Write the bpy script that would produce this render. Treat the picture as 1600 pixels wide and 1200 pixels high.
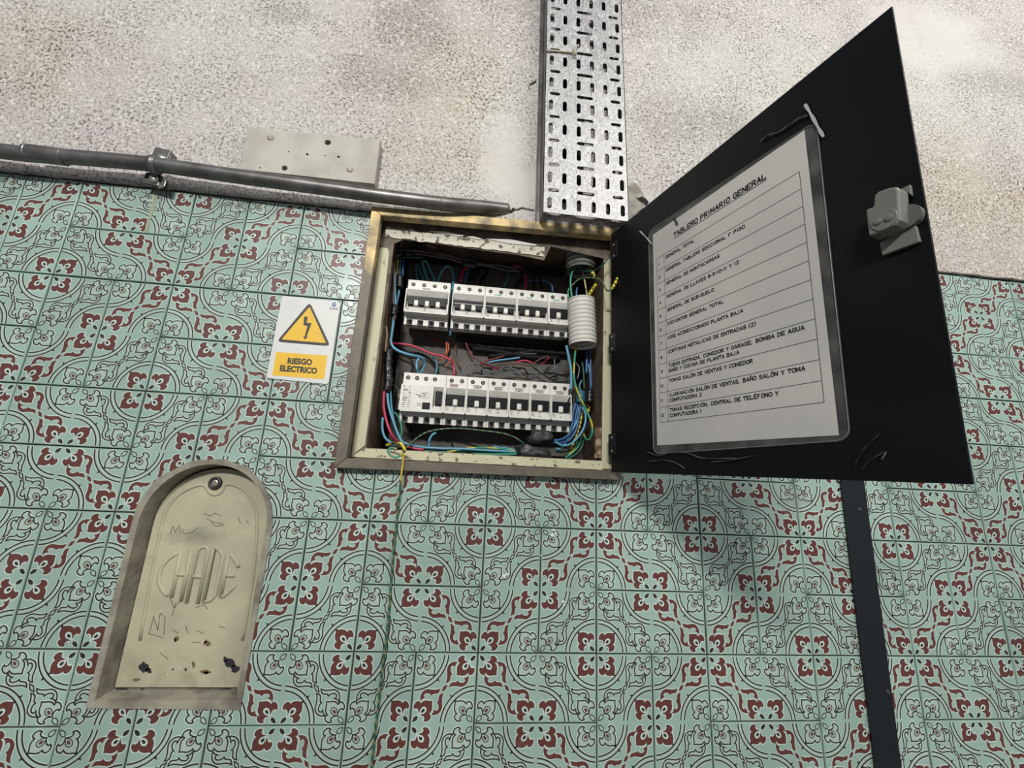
import bpy, bmesh, math, random
from mathutils import Vector, Matrix, noise
from mathutils.geometry import delaunay_2d_cdt

sc = bpy.context.scene
for o in list(bpy.data.objects): bpy.data.objects.remove(o)
random.seed(7)

# ------------------------------------------------------------------ camera
R3 = Matrix(((0.9927121614927911, -0.11156659231890305, 0.045557215703442205),
             (0.07046141630405804, 0.2306758282046535, -0.9704760950655293),
             (0.09776376239040976, 0.9666134479509167, 0.2368558401281965)))   # rows: right, down, forward
CAM = Vector((-0.1827560629894687, -0.5836146097607257, 0.05146673479554223))
FPX = 658.6554012615834
cam = bpy.data.cameras.new('camera'); cam_o = bpy.data.objects.new('camera', cam); sc.collection.objects.link(cam_o)
M = Matrix.Identity(4)
for r in range(3):
    M[r][0] = R3[0][r]; M[r][1] = -R3[1][r]; M[r][2] = -R3[2][r]; M[r][3] = CAM[r]
cam_o.matrix_world = M
cam.sensor_width = 36; cam.lens = FPX/1600*36; cam.clip_start = .01
sc.camera = cam_o

# ------------------------------------------------------------------ world, lamps, exposure
w = bpy.data.worlds.new('world'); sc.world = w; w.use_nodes = True
w.node_tree.nodes['Background'].inputs[0].default_value = (.80, .90, 1.0, 1)
w.node_tree.nodes['Background'].inputs[1].default_value = .21
def area(name, loc, target, sx, sy, power, col):
    l = bpy.data.lights.new(name, 'AREA'); l.shape = 'RECTANGLE'; l.size = sx; l.size_y = sy; l.energy = power; l.color = col
    o = bpy.data.objects.new(name, l); sc.collection.objects.link(o); o.location = loc
    o.rotation_euler = (Vector(target)-Vector(loc)).to_track_quat('-Z', 'Y').to_euler()
    return o
area('wall_tube', (-.72, -2.60, 1.36), (-.05, 0, .35), .62, .12, 68, (1, .97, .92))
area('right_fill', (1.20, -1.45, 1.65), (.50, 0, .35), 1.5, .6, 33, (1, .96, .91))  # unseen soft lamp added on the right to fill the door's shadow
sc.view_settings.view_transform = 'Standard'; sc.view_settings.look = 'None'
sc.view_settings.gamma = 1; sc.view_settings.use_curve_mapping = False
sc.view_settings.exposure = 0.0

# ------------------------------------------------------------------ helpers
def ray(px, py): return R3.transposed() @ Vector(((px-800)/FPX, (py-600)/FPX, 1))
def A(px, py, y=0.0):
    """point of the place seen at photo pixel px,py at distance y behind the wall face"""
    d = ray(px, py); return CAM + d*((y-CAM.y)/d.y)

def mat(name, col, rough=.5, metal=0, var=0, scale=30, col2=None, bump=0, bscale=200, coat=0, detail=4, lo=.4, hi=.6, rnd=0):
    m = bpy.data.materials.new(name); m.use_nodes = True; nt = m.node_tree; b = nt.nodes['Principled BSDF']
    b.inputs['Base Color'].default_value = (*col, 1); b.inputs['Roughness'].default_value = rough
    b.inputs['Metallic'].default_value = metal
    if coat: b.inputs['Coat Weight'].default_value = coat; b.inputs['Coat Roughness'].default_value = .15
    g = nt.nodes.new('ShaderNodeNewGeometry')
    src = None
    if col2 is not None:
        n = nt.nodes.new('ShaderNodeTexNoise'); n.inputs['Scale'].default_value = scale; n.inputs['Detail'].default_value = detail
        nt.links.new(g.outputs['Position'], n.inputs['Vector'])
        mr = nt.nodes.new('ShaderNodeMapRange'); mr.inputs[1].default_value = lo; mr.inputs[2].default_value = hi
        nt.links.new(n.outputs[0], mr.inputs[0])
        mx = nt.nodes.new('ShaderNodeMix'); mx.data_type = 'RGBA'
        mx.inputs[6].default_value = (*col, 1); mx.inputs[7].default_value = (*col2, 1)
        nt.links.new(mr.outputs[0], mx.inputs[0]); src = mx.outputs[2]
    if rnd:
        oi = nt.nodes.new('ShaderNodeObjectInfo'); h = nt.nodes.new('ShaderNodeHueSaturation')
        m1 = nt.nodes.new('ShaderNodeMapRange'); m1.inputs[3].default_value = 1-rnd; m1.inputs[4].default_value = 1+rnd
        nt.links.new(oi.outputs['Random'], m1.inputs[0]); nt.links.new(m1.outputs[0], h.inputs['Value'])
        if src: nt.links.new(src, h.inputs['Color'])
        else: h.inputs['Color'].default_value = (*col, 1)
        src = h.outputs[0]
    if src: nt.links.new(src, b.inputs['Base Color'])
    if bump:
        n2 = nt.nodes.new('ShaderNodeTexNoise'); n2.inputs['Scale'].default_value = bscale; n2.inputs['Detail'].default_value = 3
        nt.links.new(g.outputs['Position'], n2.inputs['Vector'])
        bp = nt.nodes.new('ShaderNodeBump'); bp.inputs['Strength'].default_value = bump; bp.inputs['Distance'].default_value = .002
        nt.links.new(n2.outputs[0], bp.inputs['Height']); nt.links.new(bp.outputs[0], b.inputs['Normal'])
    return m

class MB:
    def __init__(s): s.v = []; s.f = []; s.m = []
    def add(s, vs, fs, mi=0):
        k = len(s.v); s.v += [tuple(v) for v in vs]; s.f += [tuple(i+k for i in f) for f in fs]; s.m += [mi]*len(fs)
    def box(s, x0, x1, y0, y1, z0, z1, mi=0, T=None):
        vs = [Vector((x, y, z)) for x in (x0, x1) for y in (y0, y1) for z in (z0, z1)]
        if T: vs = [T @ v for v in vs]
        s.add(vs, [(0, 1, 3, 2), (4, 6, 7, 5), (0, 4, 5, 1), (2, 3, 7, 6), (0, 2, 6, 4), (1, 5, 7, 3)], mi)
    def poly(s, pts, y, mi=0):                      # flat polygon facing -y, pts (x,z)
        a = sum(pts[i][0]*pts[(i+1) % len(pts)][1]-pts[(i+1) % len(pts)][0]*pts[i][1] for i in range(len(pts)))
        if a < 0: pts = pts[::-1]
        s.add([(p[0], y, p[1]) for p in pts], [tuple(range(len(pts)))], mi)
    def prism(s, pts, y0, y1, mi=0):                # polygon (x,z) extruded from y0 (front) to y1
        a = sum(pts[i][0]*pts[(i+1) % len(pts)][1]-pts[(i+1) % len(pts)][0]*pts[i][1] for i in range(len(pts)))
        if a < 0: pts = pts[::-1]
        n = len(pts)
        vs = [(p[0], y0, p[1]) for p in pts]+[(p[0], y1, p[1]) for p in pts]
        s.add(vs, [tuple(range(n)), tuple(range(2*n-1, n-1, -1))]+[(i+n, (i+1) % n+n, (i+1) % n, i) for i in range(n)], mi)
    def strip(s, pts, wd, y, mi=0, closed=False):   # flat line of width wd following pts (x,z)
        n = len(pts); L = []; Rr = []
        for i in range(n):
            a = pts[(i-1) % n] if (closed or i > 0) else pts[i]; b = pts[(i+1) % n] if (closed or i < n-1) else pts[i]
            d1 = Vector((pts[i][0]-a[0], pts[i][1]-a[1])); d2 = Vector((b[0]-pts[i][0], b[1]-pts[i][1]))
            if d1.length < 1e-9: d1 = d2
            if d2.length < 1e-9: d2 = d1
            d1 = d1.normalized(); d2 = d2.normalized(); t = d1+d2
            t = t.normalized() if t.length > .2 else d1
            nn = Vector((-t.y, t.x)); k = wd/2/max(.5, abs(nn.dot(Vector((-d1.y, d1.x)))))
            L.append((pts[i][0]+nn.x*k, pts[i][1]+nn.y*k)); Rr.append((pts[i][0]-nn.x*k, pts[i][1]-nn.y*k))
        vs = [(p[0], y, p[1]) for p in L]+[(p[0], y, p[1]) for p in Rr]
        m = n if closed else n-1
        s.add(vs, [(i, i+n, (i+1) % n+n, (i+1) % n) for i in range(m)], mi)
    def tube(s, pts, r, seg=8, mi=0, caps=True):
        pts = [Vector(p) for p in pts]; n = len(pts); rs = r if isinstance(r, (list, tuple)) else [r]*n
        t0 = (pts[1]-pts[0]).normalized(); up = Vector((0, 0, 1)) if abs(t0.z) < .9 else Vector((1, 0, 0))
        u = t0.cross(up).normalized(); vs = []
        for i in range(n):
            t = (pts[min(i+1, n-1)]-pts[max(i-1, 0)]).normalized()
            u = (u-t*u.dot(t)).normalized(); v = t.cross(u)
            for k in range(seg):
                a = 2*math.pi*k/seg; vs.append(pts[i]+(u*math.cos(a)+v*math.sin(a))*rs[i])
        fs = [(i*seg+k, i*seg+(k+1) % seg, (i+1)*seg+(k+1) % seg, (i+1)*seg+k) for i in range(n-1) for k in range(seg)]
        if caps: fs += [tuple(range(seg-1, -1, -1)), tuple(range((n-1)*seg, n*seg))]
        s.add(vs, fs, mi)
    def lathe(s, c, ax, prof, seg=20, mi=0, caps=True):     # prof: (distance along ax, radius)
        ax = Vector(ax).normalized(); u = ax.orthogonal().normalized(); v = ax.cross(u); c = Vector(c); vs = []
        for d, r in prof:
            for k in range(seg):
                a = 2*math.pi*k/seg; vs.append(c+ax*d+(u*math.cos(a)+v*math.sin(a))*r)
        n = len(prof)
        fs = [(i*seg+k, i*seg+(k+1) % seg, (i+1)*seg+(k+1) % seg, (i+1)*seg+k) for i in range(n-1) for k in range(seg)]
        if caps: fs += [tuple(range(seg-1, -1, -1)), tuple(range((n-1)*seg, n*seg))]
        s.add(vs, fs, mi)
    def mesh(s, name, mats, smooth=False):
        me = bpy.data.meshes.new(name); me.from_pydata(s.v, [], s.f)
        for m in (mats if isinstance(mats, (list, tuple)) else [mats]): me.materials.append(m)
        me.polygons.foreach_set('material_index', s.m)
        if smooth: me.polygons.foreach_set('use_smooth', [True]*len(s.f))
        me.update(); return me
    def obj(s, name, mats, parent=None, smooth=False, bevel=0):
        return link(name, s.mesh(name, mats, smooth), parent, bevel)

def link(name, me, parent=None, bevel=0):
    o = bpy.data.objects.new(name, me); sc.collection.objects.link(o)
    if parent is not None:
        o.parent = parent
        if parent.type == 'EMPTY' or parent.parent:
            p = Vector(parent.location); q = parent.parent
            while q is not None: p += q.location; q = q.parent
            o.location = -p if o.location.length == 0 else o.location
    if bevel:
        b = o.modifiers.new('b', 'BEVEL'); b.width = bevel; b.segments = 2; b.limit_method = 'ANGLE'; b.angle_limit = .9
    return o
def tag(o, label, cat, group=None, kind=None):
    o['label'] = label; o['category'] = cat
    if group: o['group'] = group
    if kind: o['kind'] = kind
    return o
def thing(name, label, cat, loc, group=None):
    o = bpy.data.objects.new(name, None); sc.collection.objects.link(o); o.location = loc; o.empty_display_size = .02
    return tag(o, label, cat, group)
def catmull(P, n=6):
    P = [Vector(p) for p in P]
    if len(P) < 3: return P
    out = []
    for i in range(len(P)-1):
        a = P[i-1] if i else P[0]*2-P[1]; b = P[i]; c = P[i+1]; d = P[i+2] if i+2 < len(P) else P[-1]*2-P[-2]
        for k in range(n):
            t = k/n; out.append(.5*((2*b)+(c-a)*t+(2*a-5*b+4*c-d)*t*t+(3*b-a-3*c+d)*t**3))
    return out+[P[-1]]

def plate_mesh(mb, outer, holes, y0, y1, mi=0):
    """slab in the wall plane with real holes; front y0, back y1"""
    vs = []; ed = []; loops = [outer]+holes
    for lp in loops:
        k = len(vs); n = len(lp); vs += [Vector((p[0], p[1])) for p in lp]; ed += [(k+i, k+(i+1) % n) for i in range(n)]
    V, Ed, F, *_ = delaunay_2d_cdt(vs, ed, [], 0, 1e-7)
    def inside(p, lp):
        c = False; n = len(lp)
        for i in range(n):
            a = lp[i]; b = lp[(i+1) % n]
            if (a[1] > p[1]) != (b[1] > p[1]) and p[0] < (b[0]-a[0])*(p[1]-a[1])/(b[1]-a[1])+a[0]: c = not c
        return c
    bb = [(min(p[0] for p in h), max(p[0] for p in h), min(p[1] for p in h), max(p[1] for p in h)) for h in holes]
    ff = []
    for f in F:
        c = sum((V[i] for i in f), Vector((0, 0)))/len(f)
        if not inside(c, outer): continue
        if any(b[0] < c.x < b[1] and b[2] < c.y < b[3] and inside(c, h) for h, b in zip(holes, bb)): continue
        a = V[f[0]]; b = V[f[1]]; d = V[f[2]]
        if (b-a).cross(d-a) < 0: f = f[::-1]
        ff.append(tuple(f))
    n = len(V)
    mb.add([(p.x, y0, p.y) for p in V]+[(p.x, y1, p.y) for p in V], ff+[tuple(i+n for i in f[::-1]) for f in ff], mi)
    for li, lp in enumerate(loops):
        a = sum(lp[i][0]*lp[(i+1) % len(lp)][1]-lp[(i+1) % len(lp)][0]*lp[i][1] for i in range(len(lp)))
        q = lp if (a > 0) == (li == 0) else lp[::-1]; m = len(q)
        mb.add([(p[0], y0, p[1]) for p in q]+[(p[0], y1, p[1]) for p in q], [(i+m, (i+1) % m+m, (i+1) % m, i) for i in range(m)], mi)

# ------------------------------------------------------------------ materials
def glaze(name, col, rough=.28, wear=None, wlo=.62, whi=.72):
    m = mat(name, col, rough, coat=.12, rnd=.07, col2=[c*.82 for c in col], scale=14, lo=.3, hi=.8)
    nt = m.node_tree; b = nt.nodes['Principled BSDF']
    g = nt.nodes.new('ShaderNodeNewGeometry'); src = b.inputs['Base Color'].links[0].from_socket
    n = nt.nodes.new('ShaderNodeTexNoise'); n.inputs['Scale'].default_value = 5.5; n.inputs['Detail'].default_value = 9; n.inputs['Roughness'].default_value = .68
    nt.links.new(g.outputs['Position'], n.inputs['Vector'])
    mr = nt.nodes.new('ShaderNodeMapRange'); mr.inputs[1].default_value = wlo; mr.inputs[2].default_value = whi; mr.inputs[4].default_value = .55
    nt.links.new(n.outputs[0], mr.inputs[0])
    mx = nt.nodes.new('ShaderNodeMix'); mx.data_type = 'RGBA'; mx.inputs[7].default_value = (*(wear or (.20, .22, .18)), 1)
    nt.links.new(mr.outputs[0], mx.inputs[0]); nt.links.new(src, mx.inputs[6]); nt.links.new(mx.outputs[2], b.inputs['Base Color'])
    return m
TEAL = glaze('glaze_teal', (.305, .435, .378), .24, (.23, .27, .22))
PALE = glaze('glaze_pale', (.52, .64, .58), .3)
RED = glaze('glaze_red', (.115, .036, .030), .4, (.19, .12, .10))
DARK = glaze('glaze_line', (.022, .017, .016), .5, (.08, .08, .07))
PINK = glaze('glaze_pink', (.385, .49, .425), .4)
GROUT = mat('grout', (.060, .050, .042), .95, col2=(.03, .026, .022), scale=60, bump=.5)

def plaster_mat():
    m = bpy.data.materials.new('rough_plaster'); m.use_nodes = True; nt = m.node_tree; b = nt.nodes['Principled BSDF']; b.inputs['Roughness'].default_value = .92
    N = nt.nodes.new; Lk = nt.links.new
    g = N('ShaderNodeNewGeometry')
    def nz(scale, det=3, rough=.5):
        n = N('ShaderNodeTexNoise'); n.inputs['Scale'].default_value = scale; n.inputs['Detail'].default_value = det; n.inputs['Roughness'].default_value = rough
        Lk(g.outputs['Position'], n.inputs['Vector']); return n.outputs[0]
    def mr(s, a, c, lo=0, hi=1):
        r = N('ShaderNodeMapRange'); r.inputs[1].default_value = a; r.inputs[2].default_value = c; r.inputs[3].default_value = lo; r.inputs[4].default_value = hi; Lk(s, r.inputs[0]); return r.outputs[0]
    def ma(op, a, c):
        r = N('ShaderNodeMath'); r.operation = op
        for i, v in enumerate((a, c)):
            if isinstance(v, (int, float)): r.inputs[i].default_value = v
            else: Lk(v, r.inputs[i])
        return r.outputs[0]
    def mix(f, a, c):
        r = N('ShaderNodeMix'); r.data_type = 'RGBA'
        if isinstance(f, (int, float)): r.inputs[0].default_value = f
        else: Lk(f, r.inputs[0])
        for i, v in ((6, a), (7, c)):
            if isinstance(v, tuple): r.inputs[i].default_value = (*v, 1)
            else: Lk(v, r.inputs[i])
        return r.outputs[2]
    sep = N('ShaderNodeSeparateXYZ'); Lk(g.outputs['Position'], sep.inputs[0])
    def blob(px, py, rx, rz):              # soft patch of stain or bare render at a place on the wall
        c = A(px, py, -.004)
        dx = ma('DIVIDE', ma('SUBTRACT', sep.outputs[0], c.x), rx); dz = ma('DIVIDE', ma('SUBTRACT', sep.outputs[2], c.z), rz)
        d = ma('ADD', ma('MULTIPLY', dx, dx), ma('MULTIPLY', dz, dz))
        d = ma('ADD', d, ma('MULTIPLY', ma('SUBTRACT', nz(7, 5, .7), .5), 3.2))
        return mr(d, 1.25, .1)
    base = mix(mr(nz(3.2, 4), .38, .62), (.50, .465, .455), (.55, .54, .495))
    tan = blob(1530, 330, .20, .17)
    for q in ((700, 130, .10, .15), (30, 80, .10, .12), (1440, 400, .10, .07), (690, 240, .12, .06)): tan = ma('MAXIMUM', tan, ma('MULTIPLY', blob(*q), .75))
    base = mix(ma('MULTIPLY', tan, .5), base, (.46, .40, .29))
    grey = blob(650, 30, .07, .10)
    for q in ((1090, 190, .12, .06), (900, 0, .3, .08), (600, 120, .10, .05), (450, 20, .05, .03), (1560, 130, .12, .05)): grey = ma('MAXIMUM', grey, ma('MULTIPLY', blob(*q), .8))
    base = mix(ma('MULTIPLY', grey, .5), base, (.27, .25, .225))
    smooth = blob(785, 250, .045, .10)
    for q in ((1450, 60, .16, .10), (995, 320, .03, .03), (815, 300, .03, .06)): smooth = ma('MAXIMUM', smooth, blob(*q))
    rough_amt = mr(smooth, 0, 1, 1, .12)
    pits = mr(nz(235, 2.5, .65), .49, .61)
    pits = ma('MULTIPLY', ma('MULTIPLY', pits, rough_amt), mr(nz(9, 5, .65), .36, .58, .35, 1.0))
    pits = ma('MULTIPLY', pits, mr(tan, 0, 1, .8, 1))
    base = mix(pits, base, mix(tan, (.075, .066, .058), (.10, .062, .035)))
    hl = ma('MULTIPLY', mr(nz(170, 2, .6), .55, .67), rough_amt); base = mix(ma('MULTIPLY', hl, .6), base, (.74, .72, .68))
    base = mix(ma('MULTIPLY', smooth, .35), base, (.55, .56, .52))
    Lk(base, b.inputs['Base Color'])
    h = ma('ADD', ma('MULTIPLY', nz(260, 3, .6), rough_amt), ma('MULTIPLY', nz(60, 3), .3))
    bp = N('ShaderNodeBump'); bp.inputs['Strength'].default_value = .9; bp.inputs['Distance'].default_value = .0035
    Lk(h, bp.inputs['Height']); Lk(bp.outputs[0], b.inputs['Normal'])
    return m
PLASTER = plaster_mat()
CREAM = mat('cream_paint', (.47, .45, .29), .55, col2=(.40, .37, .24), scale=25, bump=.25, bscale=90)
CREAM_SOFT = mat('cream_paint_worn', (.47, .45, .30), .55, col2=(.20, .165, .10), scale=85, lo=.62, hi=.70, detail=9, bump=.3, bscale=90)
CREAM_PEEL = mat('cream_paint_peeling', (.53, .51, .34), .6, col2=(.13, .085, .05), scale=130, lo=.58, hi=.66, detail=9, bump=.6, bscale=150)
FLAKE = mat('white_flaking_paint', (.60, .57, .48), .8, col2=(.13, .10, .08), scale=95, lo=.54, hi=.60, detail=8, bump=1, bscale=160)
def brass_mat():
    m = mat('frame_brass', (.145, .125, .095), .55, .35, col2=(.10, .088, .07), scale=45, lo=.35, hi=.65, detail=7, bump=.12, bscale=120); nt = m.node_tree; b = nt.nodes['Principled BSDF']
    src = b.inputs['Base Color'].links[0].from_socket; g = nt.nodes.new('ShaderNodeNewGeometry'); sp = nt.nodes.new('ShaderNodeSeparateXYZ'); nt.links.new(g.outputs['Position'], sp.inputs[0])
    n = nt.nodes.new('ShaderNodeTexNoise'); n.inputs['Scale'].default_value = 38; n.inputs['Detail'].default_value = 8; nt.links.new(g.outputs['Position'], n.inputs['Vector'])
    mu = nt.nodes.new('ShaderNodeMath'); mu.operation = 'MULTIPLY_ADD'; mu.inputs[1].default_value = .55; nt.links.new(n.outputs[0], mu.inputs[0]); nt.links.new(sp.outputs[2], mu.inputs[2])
    mr = nt.nodes.new('ShaderNodeMapRange'); mr.inputs[1].default_value = .60; mr.inputs[2].default_value = .80; nt.links.new(mu.outputs[0], mr.inputs[0])   # brighter gold towards the top
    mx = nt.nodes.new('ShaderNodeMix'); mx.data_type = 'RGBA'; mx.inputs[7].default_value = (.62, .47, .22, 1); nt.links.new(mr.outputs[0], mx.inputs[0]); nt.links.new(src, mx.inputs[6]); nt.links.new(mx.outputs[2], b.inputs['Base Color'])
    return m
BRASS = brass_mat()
RUST = mat('rusty_steel', (.15, .10, .064), .8, col2=(.075, .052, .036), scale=40, bump=.3)
BOXIN = mat('dark_box_steel', (.055, .048, .04), .7, col2=(.03, .026, .022), scale=20)
PLATEG = mat('dusty_grey_plate', (.115, .102, .088), .65, col2=(.06, .053, .047), scale=12)
BLACK = mat('black_enamel', (.0022, .0028, .0034), .42, col2=(.004, .0048, .0056), scale=8)
BLACK.node_tree.nodes['Principled BSDF'].inputs['Specular IOR Level'].default_value = .2
STRIPM = mat('black_strip_paint', (.006, .009, .011), .45)
GALV = None
def galv():
    m = bpy.data.materials.new('galvanized_steel'); m.use_nodes = True; nt = m.node_tree; b = nt.nodes['Principled BSDF']
    g = nt.nodes.new('ShaderNodeNewGeometry'); mp = nt.nodes.new('ShaderNodeMapping'); mp.inputs['Scale'].default_value = (1, 1, .55)
    nt.links.new(g.outputs['Position'], mp.inputs[0])
    n = nt.nodes.new('ShaderNodeTexNoise'); n.inputs['Scale'].default_value = 60; n.inputs['Distortion'].default_value = 2.5; n.inputs['Detail'].default_value = 3
    v = nt.nodes.new('ShaderNodeTexVoronoi'); v.inputs['Scale'].default_value = 130
    ad = nt.nodes.new('ShaderNodeMix'); ad.data_type = 'RGBA'; ad.inputs[0].default_value = .12
    nt.links.new(mp.outputs[0], ad.inputs[6]); nt.links.new(n.outputs[1], ad.inputs[7])
    nt.links.new(mp.outputs[0], n.inputs['Vector']); nt.links.new(ad.outputs[2], v.inputs['Vector'])
    cr = nt.nodes.new('ShaderNodeMapRange'); cr.inputs[1].default_value = .2; cr.inputs[2].default_value = .9; cr.inputs[3].default_value = .26; cr.inputs[4].default_value = .62
    nt.links.new(v.outputs['Color'], cr.inputs[0])
    cb = nt.nodes.new('ShaderNodeCombineColor')
    for i in range(3): nt.links.new(cr.outputs[0], cb.inputs[i])
    nt.links.new(cb.outputs[0], b.inputs['Base Color']); b.inputs['Metallic'].default_value = .55
    rr = nt.nodes.new('ShaderNodeMapRange'); rr.inputs[3].default_value = .38; rr.inputs[4].default_value = .6
    nt.links.new(v.outputs['Color'], rr.inputs[0]); nt.links.new(rr.outputs[0], b.inputs['Roughness'])
    return m
GALV = galv()
STEEL = mat('grey_conduit_steel', (.20, .195, .19), .42, .7, col2=(.12, .115, .11), scale=30)
ZINC = mat('bright_zinc', (.65, .65, .63), .3, .9)
PLASTIC_W = mat('ivory_plastic', (.66, .65, .61), .42, col2=(.60, .585, .54), scale=40)
PLASTIC_G = mat('grey_plastic', (.42, .42, .40), .5)
TOGGLE = mat('black_toggle', (.004, .005, .006), .4)
TOGGLE.node_tree.nodes['Principled BSDF'].inputs['Specular IOR Level'].default_value = .15
HOLE = mat('dark_hole', (.006, .006, .006), .9)
SCREW = mat('screw_steel', (.28, .27, .25), .4, .85)
PAPER = mat('dirty_paper', (.53, .51, .48), .8, col2=(.47, .455, .43), scale=9)
INK = mat('black_ink', (.015, .015, .017), .8)
GREYLINE = mat('grey_ink', (.10, .10, .10), .8)
WHITE_S = mat('white_sign', (.58, .59, .57), .45, col2=(.53, .54, .53), scale=22, lo=.5, hi=.75)
YEL_S = mat('yellow_sign', (.70, .43, .012), .5, col2=(.56, .33, .012), scale=25, lo=.5, hi=.8)
BLK_S = mat('black_sign', (.012, .012, .011), .5)
WOODP = mat('painted_board', (.43, .42, .37), .6, col2=(.35, .335, .29), scale=20, bump=.15)
TAPE = mat('black_tape', (.012, .012, .013), .32, bump=.6, bscale=180)
LATCHM = mat('grey_latch_paint', (.15, .15, .135), .45)
def wirecol(n, c): return mat('wire_'+n, c, .38)
WC = dict(blue=(.10, .30, .43), dblue=(.03, .10, .26), teal=(.05, .20, .26), red=(.42, .03, .07), dred=(.20, .015, .02), orange=(.50, .10, .03), black=(.007, .0065, .007), brown=(.09, .045, .035), yellow=(.55, .42, .06), green=(.03, .28, .17), dgreen=(.015, .09, .06), grey=(.10, .12, .14), cream=(.48, .38, .18))
WM = {k: wirecol(k, v) for k, v in WC.items()}
def gy(name, scale, a=(.03, .26, .14), c=(.42, .40, .04), thr=.5):
    m = mat('wire_'+name, a, .4); nt = m.node_tree; b = nt.nodes['Principled BSDF']
    g = nt.nodes.new('ShaderNodeNewGeometry'); wv = nt.nodes.new('ShaderNodeTexWave'); wv.bands_direction = 'DIAGONAL'; wv.inputs['Scale'].default_value = scale; wv.inputs['Distortion'].default_value = 1.5
    nt.links.new(g.outputs['Position'], wv.inputs['Vector'])
    mr = nt.nodes.new('ShaderNodeMapRange'); mr.inputs[1].default_value = thr; mr.inputs[2].default_value = thr+.08; nt.links.new(wv.outputs[1], mr.inputs[0])
    mx = nt.nodes.new('ShaderNodeMix'); mx.data_type = 'RGBA'; mx.inputs[6].default_value = (*a, 1); mx.inputs[7].default_value = (*c, 1)
    nt.links.new(mr.outputs[0], mx.inputs[0]); nt.links.new(mx.outputs[2], b.inputs['Base Color']); return m
WM['harness'] = mat('wire_harness', (.035, .030, .032), .32)
WM['black'] = mat('wire_black_dull', WC['black'], .6); WM['black'].node_tree.nodes['Principled BSDF'].inputs['Specular IOR Level'].default_value = .2
WM['gy'] = gy('green_yellow', 18)
WM['gyd'] = gy('green_yellow_dusty', 60, (.02, .10, .06), (.17, .18, .07), .6)
WM['splice'] = gy('striped_sleeve', 70, (.62, .52, .03), (.02, .02, .015), .72)

# ------------------------------------------------------------------ wall: bed, tiles, plaster
U = .075
FX = {-11: -.82371, -10: -.75116, -9: -.67541, -8: -.60043, -7: -.52576, -6: -.4478, -5: -.37332, -4: -.29882, -3: -.22543, 0: .00014, 1: .07299, 2: .14836, 3: .22301, 4: .29783, 6: .44827, 7: .52401, 8: .60041, 9: .67732, 10: .75449}
FZ = {-6: .44701, -5: .37475, -4: .30071, -3: .22522, -2: .15033, -1: .07538, 0: .00013, 1: -.07466, 2: -.14923, 3: -.22466}
def gx(i):
    if i in FX: return FX[i]
    ks = sorted(FX)
    if i < ks[0]: return FX[ks[0]]+(i-ks[0])*U
    if i > ks[-1]: return FX[ks[-1]]+(i-ks[-1])*U
    a = max(k for k in ks if k < i); b = min(k for k in ks if k > i); return FX[a]+(FX[b]-FX[a])*(i-a)/(b-a)
def gz(j):
    if j in FZ: return FZ[j]
    return FZ[3]-(j-3)*U if j > 3 else FZ[-6]-(j+6)*U
OPEN = [(-.338, .077), (.028, .077), (.028, .4565), (-.338, .4565)]          # cabinet recess
NXL, NXR, NZB, NZT = -.574, -.419, -.203, .066
def arch(xl, xr, zb, zt, n=14):
    r = (xr-xl)/2; cx = (xl+xr)/2; cz = zt-r
    return [(xl, zb), (xr, zb)]+[(cx+r*math.cos(math.pi*k/n), cz+r*math.sin(math.pi*k/n)) for k in range(n+1)]
NICHE = arch(NXL, NXR, NZB, NZT)

mb = MB(); plate_mesh(mb, [(-1.15, -.42), (1.2, -.42), (1.2, 1.35), (-1.15, 1.35)], [OPEN, NICHE], .0022, .03)
wall = mb.obj('wall_back', GROUT); wall['kind'] = 'structure'; wall['label'] = 'wall tiled below with teal and maroon patterned tiles under rough plaster'
mb = MB(); mb.box(-1.15, 1.2, .18, .19, -.42, 1.35); mb.obj('backing', GROUT, wall)

# one cell of the pattern; kinds: 'S' maroon filled vine, 'O' outlined vine; par: parity of the cell
PET = [(.130, 0), (.144, .016), (.152, .030), (.159, .050), (.152, .072), (.143, .078), (.132, .076), (.135, .094), (.152, .110), (.182, .117), (.208, .109), (.217, .090), (.212, .070), (.232, .070), (.252, .065), (.276, .048), (.296, .022), (.320, 0)]
PETF = PET+[(s, -t) for s, t in PET[-2:0:-1]]
TEAR = [(.124, 0), (.150, .014), (.174, .028), (.198, .032), (.222, .022), (.232, 0), (.222, -.022), (.198, -.032), (.174, -.028), (.150, -.014)]
CORE = [(.158, 0), (.174, .012), (.190, .015), (.204, .010), (.209, 0), (.204, -.010), (.190, -.015), (.174, -.012)]
SEED = [(.034, 0), (.050, .013), (.072, .021), (.096, .018), (.113, 0), (.096, -.018), (.072, -.021), (.050, -.013)]
TEN = [(.490, .430), (.476, .39), (.471, .345), (.476, .285), (.482, .235), (.472, .195), (.450, .163), (.42, .142), (.386, .131), (.350, .128), (.318, .134), (.340, .150), (.354, .172), (.362, .212), (.372, .192), (.388, .181), (.405, .183), (.420, .195), (.430, .225), (.424, .262), (.414, .283), (.392, .305), (.412, .316), (.420, .335), (.421, .37), (.430, .405), (.462, .424)]
DIA = [(.456, .450), (.517, .476), (.546, .552), (.485, .525)]
def grow(pts, d):
    a = sum(pts[i][0]*pts[(i+1) % len(pts)][1]-pts[(i+1) % len(pts)][0]*pts[i][1] for i in range(len(pts))); sg = 1 if a > 0 else -1
    out = []; n = len(pts)
    for i in range(n):
        p = Vector(pts[i]); t = (Vector(pts[(i+1) % n])-Vector(pts[i-1]))
        if t.length < 1e-9: out.append(tuple(p)); continue
        t.normalize(); out.append((p.x+t.y*sg*d, p.y-t.x*sg*d))
    return out
Y1, Y2, Y3, Y4 = -.00012, -.00022, -.00032, -.00042
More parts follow.
